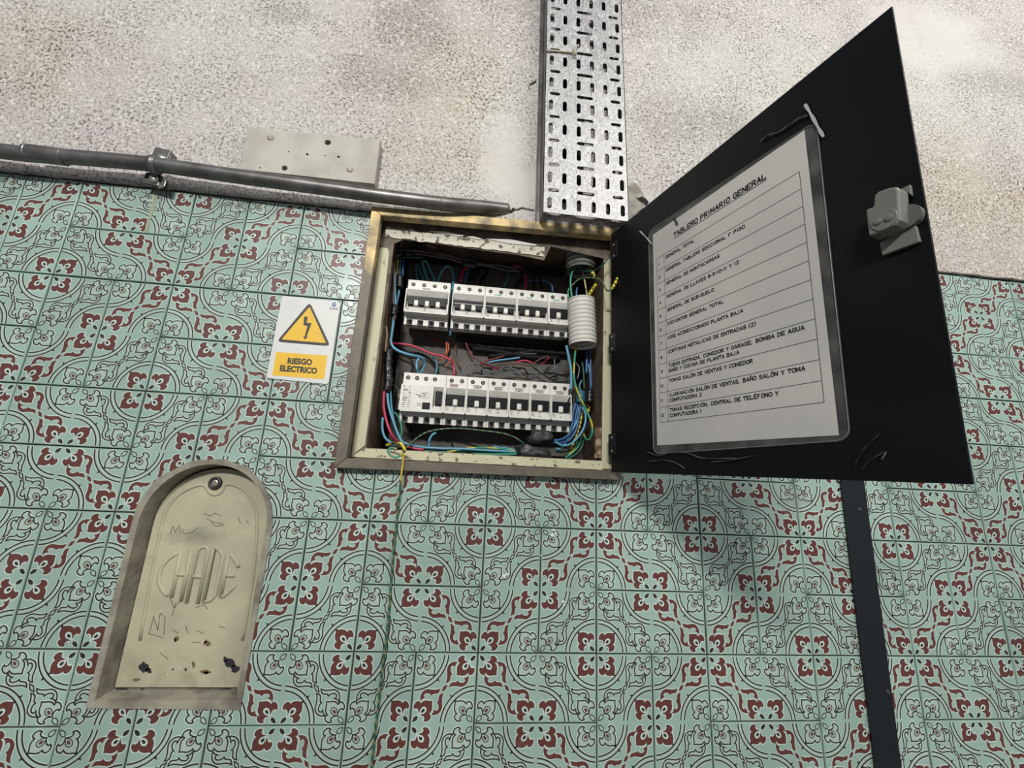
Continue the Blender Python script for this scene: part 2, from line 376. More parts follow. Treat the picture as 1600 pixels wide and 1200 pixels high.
def shape(mb, pts, F, solid, core=False):
    P = [F(p) for p in pts]
    if solid:
        mb.poly([F(p) for p in grow(pts, .015)], Y1, 1); mb.poly([F(p) for p in grow(pts, .003)], Y2, 2)
    else:
        mb.strip([F(p) for p in grow(pts, .010)], .022*U, Y1, 1, True); mb.poly(P, Y2, 4); mb.strip(P, .0195*U, Y3, 3, True)
def petal(mb, F, cu, cv, du, dv, solid):
    G = lambda q: F((cu+du*(q[0]+q[1]), cv+dv*(q[0]-q[1])))
    shape(mb, PETF, G, solid)
    if solid:
        mb.poly([G(p) for p in TEAR], Y3, 1); mb.poly([G(p) for p in CORE], Y4, 3)
        mb.poly([G(p) for p in grow(SEED, .008)], Y1, 1); mb.poly([G(p) for p in SEED], Y2, 3)
    else:
        mb.strip([G(p) for p in TEAR], .012*U, Y4, 3, True); mb.poly([G(p) for p in CORE], Y4, 2)
        mb.poly([G(p) for p in SEED], Y2, 4); mb.strip([G(p) for p in SEED], .013*U, Y3, 3, True)
def cell(mb, ox, oy, vine_solid, main):
    """main: vine runs from upper left to lower right; ox, oy offset in cells"""
    def F(p):
        u, v = p
        if not main: u = 1-u
        return ((ox+u)*U, -(oy+v)*U)
    for (cu, cv, du, dv) in ((0, 0, 1, 1), (1, 1, -1, -1)): petal(mb, F, cu, cv, du, dv, vine_solid)
    for (cu, cv, du, dv) in ((1, 0, -1, 1), (0, 1, 1, -1)): petal(mb, F, cu, cv, du, dv, not vine_solid)
    for T in (lambda p: p, lambda p: (p[1], p[0]), lambda p: (1-p[0], 1-p[1]), lambda p: (1-p[1], 1-p[0])):
        shape(mb, TEN, lambda p, T=T: F(T(p)), vine_solid)
    shape(mb, DIA, F, vine_solid)
    for cu, cv, sa in ((1, 0, math.pi/2), (0, 1, -math.pi/2)):
        def arc(r, a0=.03, n=12):
            e = a0/r; return [F((cu+r*math.cos(sa+e+(math.pi/2-2*e)*k/n), cv+r*math.sin(sa+e+(math.pi/2-2*e)*k/n))) for k in range(n+1)]
        mb.strip(arc(.498), .062*U, Y1, 5)
        for r, o in ((.533, .012), (.466, -.011)):
            mb.strip(arc(r+o*1.2), .016*U, Y2, 1); mb.strip(arc(r), .0215*U, Y3, 3)
        c = math.cos(sa+math.pi/4); s_ = math.sin(sa+math.pi/4)
        for r0, r1 in ((.535, .578), (.464, .432)):
            mb.poly([F((cu+r0*c-s_*.022, cv+r0*s_+c*.022)), F((cu+r1*c, cv+r1*s_)), F((cu+r0*c+s_*.022, cv+r0*s_-c*.022))], Y3, 3)
TM = [TEAL, PALE, RED, DARK, PINK, glaze('glaze_light_teal', (.39, .50, .44), .3)]
cache = {}
JT = .0017
def is_solid(i, j): return ((i+1)//2+(j+1)//2) % 2 == 0
def tile_mesh(vert, i, j):
    cells = [(0, 0), (0, 1)] if vert else [(0, 0), (1, 0)]
    key = (vert,)+tuple((is_solid(i+a, j+b), (i+a+j+b) % 2 == 0) for a, b in cells)
    if key not in cache:
        m = MB(); W_, H_ = (U, 2*U) if vert else (2*U, U); b = .0006; g = JT/2
        fr = [(g+b, -g-b), (W_-g-b, -g-b), (W_-g-b, -H_+g+b), (g+b, -H_+g+b)]; bk = [(g, -g), (W_-g, -g), (W_-g, -H_+g), (g, -H_+g)]
        m.poly(fr, 0, 0)
        vs = [(p[0], 0, p[1]) for p in fr]+[(p[0], .0008, p[1]) for p in bk]+[(p[0], .006, p[1]) for p in bk]
        m.add(vs, [(k, (k+1) % 4, (k+1) % 4+4, k+4) for k in range(4)]+[(k+4, (k+1) % 4+4, (k+1) % 4+8, k+8) for k in range(4)], 0)
        for a, c in cells:
            s = is_solid(i+a, j+c); ev = (i+a+j+c) % 2 == 0
            cell(m, a, c, s, ev if s else not ev)
        cache[key] = m.mesh('wall_tile', TM)
    return cache[key]
def cut_tile(o, loop, convex_edges):
    """clip a tile's own mesh to the outside of an opening"""
    bm = bmesh.new(); bm.from_mesh(o.data); mw = o.matrix_basis
    bm.transform(mw)
    for (p, q) in convex_edges:
        d = Vector((q[0]-p[0], 0, q[1]-p[1])); nrm = Vector((d.z, 0, -d.x))
        bmesh.ops.bisect_plane(bm, geom=bm.verts[:]+bm.edges[:]+bm.faces[:], plane_co=(p[0], 0, p[1]), plane_no=nrm, dist=1e-6)
    def inside(x, z):
        c = False; n = len(loop)
        for k in range(n):
            a = loop[k]; b = loop[(k+1) % n]
            if (a[1] > z) != (b[1] > z) and x < (b[0]-a[0])*(z-a[1])/(b[1]-a[1])+a[0]: c = not c
        return c
    kill = [f for f in bm.faces if inside(f.calc_center_median().x, f.calc_center_median().z)]
    bmesh.ops.delete(bm, geom=kill, context='FACES')
    n = len(bm.faces); bm.transform(mw.inverted()); me = o.data.copy(); bm.to_mesh(me); bm.free(); o.data = me
    return n
def overlap(x0, x1, z0, z1, b): return x0 < b[1] and x1 > b[0] and z0 < b[3] and z1 > b[2]
tiles = 0
for bi in range(-7, 9):
    for bj in range(-3, 3):
        vert = (bi+bj) % 2 == 1
        for k in range(2):
            i, j = (2*bi+k, 2*bj) if vert else (2*bi, 2*bj+k)
            i1, j1 = (i+1, j+2) if vert else (i+2, j+1)
            x0, x1, z1, z0 = gx(i), gx(i1), gz(j), gz(j1)
            # skip what lies well outside the picture
            vis = False
            for X in (x0, x1):
                for Z in (z0, z1):
                    c = R3 @ (Vector((X, 0, Z))-CAM)
                    if -60 < 800+FPX*c.x/c.z < 1660 and -60 < 600+FPX*c.y/c.z < 1260: vis = True
            if not vis: continue
            o = link('wall_tile', tile_mesh(vert, i, j), wall); o.location = (x0, random.uniform(-.0003, .0003), z1)
            o.scale = ((x1-x0)/(U if vert else 2*U), 1, (z1-z0)/(2*U if vert else U))
            o.rotation_euler = (random.uniform(-.006, .006), 0, random.uniform(-.006, .006))
            o.matrix_basis = Matrix.LocRotScale(o.location, o.rotation_euler, o.scale)
            lp = None
            if overlap(x0, x1, z0, z1, (-.338, .028, .077, .4565)): lp = OPEN
            if overlap(x0, x1, z0, z1, (NXL, NXR, NZB, NZT)): lp = NICHE
            if lp:
                ed = [(lp[q], lp[(q+1) % len(lp)]) for q in range(len(lp))]
                if cut_tile(o, lp, ed) == 0: bpy.data.objects.remove(o); continue
            tiles += 1
print('tiles', tiles)

# plaster coat above the tiles
mb = MB(); NXg, NZg = 420, 170; xs = [-1.12+2.26*k/NXg for k in range(NXg+1)]; zt = 1.30
for r in range(NZg+1):
    for c_ in range(NXg+1):
        x = xs[c_]; e = .4485+.0022*noise.noise(Vector((x*30, 3, 0)))+.0016*noise.noise(Vector((x*110, 9, 0)))
        if x < -.33: e += .0
        f = r/NZg; z = e+(zt-e)*(f**1.15)
        y = -.0042-.0012*noise.noise(Vector((x*14, z*14, 2)))-.0009*noise.noise(Vector((x*70, z*70, 5)))
        mb.v.append((x, y, z))
for r in range(NZg):
    for c_ in range(NXg):
        a = r*(NXg+1)+c_; mb.f.append((a, a+1, a+NXg+2, a+NXg+1)); mb.m.append(0)
k0 = len(mb.v)
for c_ in range(NXg+1): v = mb.v[c_]; mb.v.append((v[0], .002, v[2]+.001))
for c_ in range(NXg): mb.f.append((k0+c_, k0+c_+1, c_+1, c_)); mb.m.append(0)
# the cabinet recess reaches above the tiles: leave it out of the coat
keep = [(f, m) for f, m in zip(mb.f, mb.m) if not (-.338 < sum(mb.v[i][0] for i in f)/4 < .022 and sum(mb.v[i][2] for i in f)/4 < .4515)]
mb.f = [k[0] for k in keep]; mb.m = [k[1] for k in keep]
mb.obj('plaster', PLASTER, wall, smooth=True)
CRACK = mat('crack', (.03, .026, .022), .95)
def crack(pts, wd, name='crack', parent=wall, y=-.0062, m=CRACK):
    q = []
    for k in range(len(pts)-1):
        a = A(*pts[k], y); b = A(*pts[k+1], y)
        for t in range(3):
            p = a.lerp(b, t/3); q.append((p.x+random.uniform(-1, 1)*wd*.5, p.z+random.uniform(-1, 1)*wd*.5))
    e = A(*pts[-1], y); q.append((e.x, e.z)); m_ = MB(); m_.strip(q, wd, y, 0)
    return m_.obj(name, m, parent)
crack([(783, 324), (800, 329), (815, 325), (835, 328)], .0018); crack([(803, 325), (797, 331)], .003)
crack([(826, 132), (834, 128), (838, 126)], .0022); crack([(828, 140), (826, 134)], .001); crack([(975, 95), (985, 100)], .001)
def blot(pts, y, m, name, parent):
    m_ = MB(); m_.poly([(A(*p, y).x, A(*p, y).z) for p in pts], y, 0); return m_.obj(name, m, parent)
CONC = mat('bare_grey_render', (.30, .285, .25), .95, col2=(.20, .185, .16), scale=50, bump=.5)
blot([(982, 290), (988, 284), (996, 288), (1004, 300), (1010, 312), (1006, 324), (994, 332), (985, 343), (984, 320)], -.0066, CONC, 'bare_patch', wall)
blot([(993, 308), (998, 309), (1003, 307), (1010, 311), (1014, 316), (1011, 320), (1004, 317), (999, 314)], -.0070, HOLE, 'hole', wall)
CHIP = mat('white_chip', (.75, .76, .72), .8)
for cx, cy, r in ((865, 828, 2.6), (863, 836, 3), (868, 832, 1.8), (787, 900, 3), (792, 897, 2.4), (784, 903, 1.6), (880, 940, 2.2), (808, 905, 1.3), (1067, 952, 1.6), (1390, 792, 1.3), (845, 868, 1.3), (882, 945, 1.3)):
    blot([(cx+r*math.cos(a)*random.uniform(.6, 1.3), cy+r*math.sin(a)*random.uniform(.6, 1.3)) for a in [2*math.pi*k/7 for k in range(7)]], -.0011, CHIP, 'chip', wall)
blot([(258+0, 279), (246, 281), (243, 300), (236, 322), (229, 346), (226, 360), (231, 362), (236, 340), (243, 318), (248, 300)], -.0009, mat('yellow_drip', (.27, .30, .20), .6), 'drip', wall).hide_render = False

# ------------------------------------------------------------------ arched niche with its cover plate
def loft(mb, a, b, ya, yb, mi=0):
    n = len(a); mb.add([(p[0], ya, p[1]) for p in a]+[(p[0], yb, p[1]) for p in b], [(i, (i+1) % n, (i+1) % n+n, i+n) for i in range(n)], mi)
NPL = mat('niche_plaster', (.29, .275, .215), .85, col2=(.14, .125, .10), scale=28, lo=.42, hi=.66, detail=7, bump=.6, bscale=120)
mb = MB(); o_ = arch(NXL-.0035, NXR+.0025, NZB-.004, NZT+.003, 24); i_ = arch(NXL+.0035, NXR-.004, NZB+.004, NZT-.004, 24); d_ = arch(NXL+.0065, NXR-.006, NZB+.0065, NZT-.006, 24)
def wob(lp, s): return [(p[0]+s*noise.noise(Vector((p[0]*60, p[1]*60, 1))), p[1]+s*noise.noise(Vector((p[0]*60, p[1]*60, 7)))) for p in lp]
o_ = wob(o_, .003)
loft(mb, o_, o_, .001, -.0022); loft(mb, o_, i_, -.0022, -.001); loft(mb, i_, d_, -.001, .0235)
r_ = mb.obj('niche_reveal', NPL, wall)
def coverm():
    m = mat('cream_cover_paint', (.44, .42, .29), .6, col2=(.37, .35, .245), scale=16, bump=.35, bscale=70); nt = m.node_tree; b = nt.nodes['Principled BSDF']
    src = b.inputs['Base Color'].links[0].from_socket; g = nt.nodes.new('ShaderNodeNewGeometry'); c = A(300, 838, .02)
    vm = nt.nodes.new('ShaderNodeVectorMath'); vm.operation = 'SUBTRACT'; nt.links.new(g.outputs['Position'], vm.inputs[0]); vm.inputs[1].default_value = c
    v2 = nt.nodes.new('ShaderNodeVectorMath'); v2.operation = 'MULTIPLY'; nt.links.new(vm.outputs[0], v2.inputs[0]); v2.inputs[1].default_value = (1/.042, 0, 1/.013)
    ln = nt.nodes.new('ShaderNodeVectorMath'); ln.operation = 'LENGTH'; nt.links.new(v2.outputs[0], ln.inputs[0])
    n = nt.nodes.new('ShaderNodeTexNoise'); n.inputs['Scale'].default_value = 60; nt.links.new(g.outputs['Position'], n.inputs['Vector'])
    ad = nt.nodes.new('ShaderNodeMath'); ad.operation = 'ADD'; nt.links.new(ln.outputs['Value'], ad.inputs[0]); nt.links.new(n.outputs[0], ad.inputs[1])
    mr = nt.nodes.new('ShaderNodeMapRange'); mr.inputs[1].default_value = 1.5; mr.inputs[2].default_value = .5; mr.inputs[4].default_value = .55; nt.links.new(ad.outputs[0], mr.inputs[0])
    mx = nt.nodes.new('ShaderNodeMix'); mx.data_type = 'RGBA'; mx.inputs[7].default_value = (.10, .10, .09, 1); nt.links.new(mr.outputs[0], mx.inputs[0]); nt.links.new(src, mx.inputs[6])
    # grime towards the foot, where the paint is worn through
    sp = nt.nodes.new('ShaderNodeSeparateXYZ'); nt.links.new(g.outputs['Position'], sp.inputs[0])
    m1 = nt.nodes.new('ShaderNodeMapRange'); m1.inputs[1].default_value = -.15; m1.inputs[2].default_value = -.21; m1.inputs[4].default_value = .55; nt.links.new(sp.outputs[2], m1.inputs[0])
    n3 = nt.nodes.new('ShaderNodeTexNoise'); n3.inputs['Scale'].default_value = 45; n3.inputs['Detail'].default_value = 8; nt.links.new(g.outputs['Position'], n3.inputs['Vector'])
    m3 = nt.nodes.new('ShaderNodeMapRange'); m3.inputs[1].default_value = .42; m3.inputs[2].default_value = .62; nt.links.new(n3.outputs[0], m3.inputs[0])
    mm = nt.nodes.new('ShaderNodeMath'); mm.operation = 'MULTIPLY'; nt.links.new(m1.outputs[0], mm.inputs[0]); nt.links.new(m3.outputs[0], mm.inputs[1])
    mx2 = nt.nodes.new('ShaderNodeMix'); mx2.data_type = 'RGBA'; mx2.inputs[7].default_value = (.20, .13, .08, 1); nt.links.new(mm.outputs[0], mx2.inputs[0]); nt.links.new(mx.outputs[2], mx2.inputs[6])
    nt.links.new(mx2.outputs[2], b.inputs['Base Color']); return m
COVER = coverm()
YP = .020
cov = thing('access_cover', 'arched cream metal cover plate with raised oval lettering, set in the wall niche', 'cover plate', (-.497, YP, -.196))
mb = MB(); plate_mesh(mb, arch(NXL+.0075, NXR-.0072, NZB+.0085, NZT-.0085, 24), [], YP, YP+.004); mb.obj('plate', COVER, cov, bevel=.0012)
def px2(pts, y): return [(A(*p, y).x, A(*p, y).z) for p in pts]
rid = catmull([(*q, 0) for q in px2([(219, 1000), (236, 905), (248, 845), (257, 805), (272, 780), (292, 765), (312, 758), (322, 760), (327, 769), (337, 773), (347, 768), (352, 758), (362, 757), (382, 766), (396, 787), (402, 812), (398, 880), (388, 950), (379, 1000)], YP)], 4)
mb = MB(); mb.tube([(p.x, YP+.0004, p.y) for p in rid], .0021, 6); mb.obj('ridge', COVER, cov, smooth=True)
c = A(337, 755, YP)
mb = MB(); mb.lathe((c.x, YP, c.z), (0, -1, 0), [(0, .0085), (.002, .0082), (.0028, .0070), (.0028, .0048), (.001, .0046)], 20, 0, False); mb.obj('boss', mat('boss_dark', (.05, .045, .04), .4, .5), cov, smooth=True)
mb = MB(); mb.lathe((c.x, YP-.0005, c.z), (0, -1, 0), [(0, .0042), (.002, .0042), (.0024, .003)], 14); mb.obj('bolt', mat('bolt_worn', (.30, .27, .22), .4, .6), cov)
# raised lettering squeezed into an oval
cE = A(312, 898, YP); EA, EB = .0475, .0345
def ell(x): return EB*math.sqrt(max(0, 1-(x/EA)**2))
def eline(x0, x1, s, n=6): return [(x0+(x1-x0)*k/n, s*ell(x0+(x1-x0)*k/n)) for k in range(n+1)]
L_ = []
L_.append([(p[0], p[1]) for p in [(-.035, ell(-.035)*.97)]]+[(-EA*math.cos(a), EB*math.sin(a)) for a in [.75-1.5*k/10 for k in range(11)]]+[(-.035, -ell(-.035)*.97)])
L_[-1] = [(-EA*math.cos(a), EB*math.sin(a)) for a in [.82-1.64*k/12 for k in range(13)]]
for x in (-.0275, -.0155): L_.append([(x, ell(x)*.95), (x, -ell(x)*.95)])
L_.append([(-.0275, 0), (-.0155, 0)])
L_.append([(-.0085, -ell(-.0085)*.97), (-.0085, ell(-.0085)*.8), (-.004, ell(0)*.97), (.002, ell(0)*.97), (.005, ell(.005)*.8), (.005, -ell(.005)*.97)]); L_.append([(-.0085, -.002), (.005, -.002)])
L_.append([(.0115, -ell(.0115)*.95), (.0115, ell(.0115)*.95), (.019, ell(.019)*.93), (.024, ell(.024)*.80), (.024, -ell(.024)*.80), (.019, -ell(.019)*.93), (.0115, -ell(.0115)*.95)])
L_.append([(.0305, ell(.0305)*.95), (.0305, -ell(.0305)*.95)]); L_.append([(.0305, ell(.0305)*.95)]+[(EA*math.cos(a), EB*math.sin(a)) for a in (.78, .6, .42, .3)]); L_.append([(.0305, -ell(.0305)*.95)]+[(EA*math.cos(a), -EB*math.sin(a)) for a in (.78, .6, .42, .3)]); L_.append([(.0305, 0), (.043, 0)])
mb = MB()
for l in L_: mb.tube([(cE.x+p[0]*.97, YP+.0002, cE.z+p[1]*.97) for p in l], .0024, 8)
mb.obj('raised_lettering', COVER, cov, smooth=True)
SCR = mat('scratch', (.12, .10, .07), .8)
def scr(pts, wd=.0006, m=SCR): return crack(pts, wd, 'scratch', cov, YP-.0004, m)
for q in ([(266, 835), (270, 822), (274, 832), (280, 820), (281, 833)], [(284, 826), (288, 834), (300, 832), (310, 824)], [(265, 932), (272, 950), (286, 934)], [(269, 962), (275, 940)], [(233, 990), (240, 962), (246, 985)], [(246, 985), (250, 958), (258, 964), (256, 992)], [(232, 990), (254, 996)], [(270, 984), (280, 990)], [(290, 978), (294, 990)], [(307, 985), (318, 990)], [(305, 950), (318, 945), (325, 952)], [(342, 978), (352, 982)], [(318, 802), (328, 806), (336, 802), (345, 806)], [(322, 810), (334, 816), (348, 818)], [(330, 814), (336, 822), (350, 820)], [(372, 808), (376, 818)], [(384, 812), (388, 818)], [(250, 1020), (262, 1030)], [(300, 1004), (320, 1002), (332, 1008)]): scr(q)
def patch(cx, cy, rx, ry, m=BLK_S, n=11):
    blot([(cx+rx*math.cos(a)*random.uniform(.6, 1.25), cy+ry*math.sin(a)*random.uniform(.6, 1.25)) for a in [2*math.pi*k/n for k in range(n)]], YP-.0005, m, 'worn_patch', cov)
BL2 = mat('bare_dark_metal', (.02, .021, .026), .5); BR2 = mat('bare_brown', (.16, .10, .05), .8)
for q in ((225, 1042, 8, 8, BL2), (232, 1048, 6, 4, BL2), (276, 998, 4, 4, BR2), (274, 1000, 2.4, 2.6, BL2), (290, 1046, 2, 3, BL2), (302, 1038, 2.5, 6, BR2), (321, 1050, 8, 3.5, BR2), (322, 1051, 5, 2.5, BL2), (360, 1036, 10, 8, BL2), (367, 1045, 8, 6, BL2), (352, 1030, 4, 5, BL2), (190, 1077, 9, 3, BL2), (222, 1077, 4, 2, BL2), (355, 1077, 8, 3, BL2), (323, 1005, 6, 5, BR2), (213, 1062, 6, 3, BR2), (270, 1046, 2, 1.5, BL2)): patch(*q)
for q in ((318, 1003, 5, 2.5), (283, 1045, 4, 2), (262, 1055, 3, 2)): patch(*q, m=mat('old_paint', (.50, .47, .36), .8))

# ------------------------------------------------------------------ warning sign
y0 = -.0018
def quad_map(TL, TR, BR, BL):
    TL, TR, BR, BL = [Vector(p) for p in (TL, TR, BR, BL)]
    return lambda u, v: (TL*(1-u)+TR*u)*(1-v)+(BL*(1-u)+BR*u)*v
q_ = [A(441, 462, y0), A(532, 472, y0), A(513, 600.5, y0), A(416, 590.5, y0)]
Q = quad_map(*q_); sw = (q_[1]-q_[0]).length; sh = (q_[3]-q_[0]).length
sign = thing('warning_sign', 'white and yellow electrical hazard sign stuck on the tiles beside the cabinet', 'sign', Q(.5, 1))
def S2(u, v): p = Q(u, v); return (p.x, p.z)
def rrect(u0, u1, v0, v1, r):
    o = []
    for cu, cv, a0 in ((u0+r, v0+r*sw/sh, math.pi), (u1-r, v0+r*sw/sh, 1.5*math.pi), (u1-r, v1-r*sw/sh, 0), (u0+r, v1-r*sw/sh, .5*math.pi)):
        for k in range(5): a = a0+math.pi/2*k/4; o.append((cu+r*math.cos(a), cv+r*sw/sh*math.sin(a)))
    return o
mb = MB(); mb.prism([S2(*p) for p in rrect(0, 1, 0, 1, .045)], y0, -.0004); mb.obj('board', WHITE_S, sign)
def rtri(pts, r):
    o = []; n = len(pts)
    for i in range(n):
        p = Vector(pts[i]); a = (Vector(pts[i-1])-p).normalized(); b = (Vector(pts[(i+1) % n])-p).normalized()
        for t in (0, .5, 1): o.append(tuple((p+a*r)*(1-t)**2+p*2*t*(1-t)+(p+b*r)*t*t))
    return o
def P2(x, y): # zoom coordinates of the sign close-up -> wall
    p = A(400+x/6.667, 440+y/6.667, y0); return (p.x, p.z)
mb = MB(); mb.poly(rtri([P2(561, 214), P2(776, 673), P2(215, 627)], .006), y0-.0002); mb.obj('triangle_border', BLK_S, sign)
mb = MB(); mb.poly(rtri([P2(559, 262), P2(731, 642), P2(266, 603)], .0015), y0-.0004); mb.obj('triangle', YEL_S, sign)
mb = MB(); mb.poly([P2(*p) for p in [(503, 365), (541, 367), (529, 430), (580, 436), (528, 576), (543, 573), (508, 605), (491, 566), (507, 576), (538, 462), (495, 456)]], y0-.0006); mb.obj('lightning_bolt', BLK_S, sign)
mb = MB(); mb.poly([P2(211, 732), P2(744, 772), P2(708, 1017), P2(170, 976)], y0-.0002); mb.obj('yellow_panel', YEL_S, sign)
def font_mesh(txt, bold=.0):
    cu = bpy.data.curves.new('t', 'FONT'); cu.body = txt; cu.offset = bold; cu.resolution_u = 3; cu.align_x = 'LEFT'
    o = bpy.data.objects.new('t', cu); sc.collection.objects.link(o); dg = bpy.context.evaluated_depsgraph_get(); dg.update()
    me = bpy.data.meshes.new_from_object(o.evaluated_get(dg)); vs = [v.co.copy() for v in me.vertices]; fs = [tuple(p.vertices) for p in me.polygons]
    bpy.data.objects.remove(o); bpy.data.meshes.remove(me)
    x0 = min(v.x for v in vs); x1 = max(v.x for v in vs); yy = .0; y1 = max(v.y for v in vs)
    return [((v.x-x0)/(x1-x0), (v.y-0)/(.73)) for v in vs], fs
def text_on(mb, txt, BLp, BRp, TLp, y=None, bold=.0, mi=0):
    """text between three corners (3-D points): baseline start, baseline end, cap height above start"""
    vs, fs = font_mesh(txt, bold); a = Vector(BLp); ex = Vector(BRp)-a; ez = Vector(TLp)-a
    mb.add([a+ex*u+ez*v for u, v in vs], fs, mi)
mb = MB(); yl = y0-.0005
def Pz(x, y): return A(400+x/6.667, 440+y/6.667, yl)
text_on(mb, 'RIESGO', Pz(326, 852), Pz(582, 868), Pz(333, 792), bold=.045)
text_on(mb, 'ELECTRICO', Pz(247, 928), Pz(634, 957), Pz(254, 868), bold=.045)
mb.obj('lettering', BLK_S, sign)
mb = MB(); text_on(mb, 'QBE', Pz(763, 287), Pz(850, 294), Pz(766, 262)); mb.obj('small_lettering', mat('grey_print', (.25, .27, .32), .6), sign)
mb = MB(); cc = Pz(812, 236); mb.lathe((cc.x, yl, cc.z), (0, 1, 0), [(0, .0031), (.0001, .0031)], 16); mb.obj('blue_mark', mat('blue_print', (.10, .17, .42), .6), sign)
mb = MB(); mb.strip([P2(*p) for p in [(800, 243), (805, 232), (812, 238), (820, 232), (825, 243)]], .0008, yl-.0001); mb.obj('blue_mark_lines', WHITE_S, sign)

# ------------------------------------------------------------------ conduit pipe and its clamp
pipe = thing('conduit_pipe', 'long grey steel conduit pipe running along the foot of the plaster', 'pipe', A(0, 236, -.029))
ppts = [(-1.12, -.0295, .471)]+[tuple(A(px, py, -.0295)) for px, py in ((0, 236), (120, 246), (240, 257), (360, 274), (500, 293))]+[tuple(A(px, py, y)) for px, py, y in ((600, 307, -.028), (690, 318, -.024), (745, 323, -.017), (775, 326, -.008), (792, 328, -.001))]
cp = catmull(ppts, 5)
mb = MB(); mb.tube(cp, [.0100]*len(cp), 18); mb.obj('tube', STEEL, pipe, smooth=True)
def ring_on(px, py, y, wd, r, name, par, m):
    a = A(px-4, py-.5, y); b = A(px+4, py+.5, y); d = (b-a).normalized(); c = A(px, py, y)
    mb = MB(); mb.lathe(c, d, [(-wd/2, r*.93), (-wd/2+.0006, r), (wd/2-.0006, r), (wd/2, r*.93)], 20); return mb.obj(name, m, par, smooth=False)
ring_on(72, 242, -.0295, .048, .0112, 'coupling', pipe, STEEL)
ring_on(690, 318, -.024, .0020, .0108, 'joint', pipe, STEEL)
ring_on(47, 239, -.0295, .002, .0117, 'scraped_ring', pipe, ZINC)
cl = thing('pipe_clamp', 'bolted steel saddle clamp holding the conduit pipe to the wall', 'clamp', A(246, 260, -.004))
mb = MB(); a = A(238, 257, -.0295); b = A(262, 261, -.0295); d = (b-a).normalized()
mb.lathe(a, d, [(-.002, .0100), (-.001, .0125), (.004, .0132), (.008, .0122), (.009, .0105)], 20); mb.obj('saddle', STEEL, cl, smooth=True)
for (px, py) in ((257, 246), (243, 285)):
    mb = MB(); c = A(px, py, -.010); mb.box(-.011, .011, .0, .0035, -.009, .009, 0, Matrix.Translation((c.x, -.0175, c.z)) @ Matrix.Rotation(.12, 4, 'Y'))
    mb.box(-.004, .012, .002, .014, -.007, .007, 0, Matrix.Translation((c.x, -.0175, c.z)))
    mb.obj('lug', STEEL, cl, bevel=.001)
for (px, py) in ((253, 248), (241, 280)):
    c = A(px, py, -.018); mb = MB(); mb.lathe((c.x, -.0177, c.z), (0, -1, 0), [(0, .0062), (.0022, .0060), (.004, .0045), (.0046, .0015)], 16); mb.obj('bolt', ZINC, cl, smooth=True)
mb = MB(); c = A(252, 286, -.016); mb.box(-.004, .011, -.002, .0, -.0075, .0065, 0, Matrix.Translation((c.x, -.0145, c.z)) @ Matrix.Rotation(-.5, 4, 'Z')); mb.obj('tab', ZINC, cl, bevel=.0006)

# ------------------------------------------------------------------ painted board
ymb = -.0195
bd = thing('mounting_board', 'pale painted wooden board screwed to the plaster above the pipe', 'board', A(480, 275, ymb))
cs = [A(387, 199, ymb), A(594, 218, ymb), A(585, 287, ymb), A(376, 264, ymb)]
bm_ = MB(); hol = []
def circ(px, py, r, y, n=10): c = A(px, py, y); return [(c.x+r*math.cos(2*math.pi*k/n), c.z+r*math.sin(2*math.pi*k/n)) for k in range(n)]
for px, py, r in ((512, 222.5, .0048), (444.5, 262.5, .0044), (451, 237, .0013), (480, 241, .0022), (508, 243, .0012), (529, 245, .0022), (406, 262, .0012)): hol.append(circ(px, py, r, ymb))
plate_mesh(bm_, [(p.x, p.z) for p in cs], hol, ymb, -.0055); bm_.obj('board', WOODP, bd)
mb = MB(); mb.poly([(p.x*.985-.006, p.z*.985+.007) for p in cs], -.0110)
mb.obj('hole_backing', HOLE, bd)
for px, py in ((423, 215), (547, 265)):
    c = A(px, py, ymb); mb = MB(); mb.lathe((c.x, ymb, c.z), (0, -1, 0), [(0, .0052), (.0012, .0048), (.0022, .003)], 14); mb.box(c.x-.004, c.x+.004, ymb-.0026, ymb-.0019, c.z-.0005, c.z+.0005); mb.obj('screw', mat('painted_screw', (.36, .33, .27), .5, .3), bd)

# ------------------------------------------------------------------ cable tray
YT = -.042
tray = thing('cable_tray', 'perforated galvanized steel cable tray running up the plaster above the cabinet', 'cable tray', A(915, 340, YT))
tl = A(856, 0, YT); tr = A(973, 0, YT); bl = A(848, 331, YT); br = A(983, 345.5, YT)
pitch = (A(864, 28.5, YT).z-A(858.5, 316.5, YT).z)/8; zb = A(858.5, 316.5, YT).z
lean = (A(863, 28.5, YT).x-A(858.5, 316.5, YT).x)/(pitch*8)
X0 = bl.x; X1 = br.x; ZB = (bl.z+br.z)/2; ZT = 1.25
def slot(cx, cz, L, Wd, vert):
    r = Wd/2; pts = []
    for k in range(5): a = math.pi*k/4; pts.append((r*math.cos(a), L/2-r+r*math.sin(a)))
    for k in range(5): a = math.pi+math.pi*k/4; pts.append((r*math.cos(a), -L/2+r+r*math.sin(a)))
    return [(cx+(p[0] if vert else p[1]), cz+(p[1] if vert else p[0])) for p in pts]
hs = []; cols = [A(px, 322, YT).x for px in (858.5, 881.6, 904.7, 927.6, 950, 973)]
for k in range(17):
    z = zb+k*pitch; dx = lean*(z-zb)
    for cx in cols: hs.append(slot(cx+dx, z, .0200, .0068, True))
    zh = z+pitch*.5
    for px, L in ((865, .0175), (915.5, .0275), (966, .0170)): hs.append(slot(A(px, 310, YT).x+lean*(zh-zb), zh, L, .0060, False))
dxt = lean*(ZT-ZB)
mb = MB(); plate_mesh(mb, [(X0, ZB), (X1, ZB), (X1+dxt, ZT), (X0+dxt, ZT)], hs, YT, YT+.0011); mb.obj('perforated_web', GALV, tray)
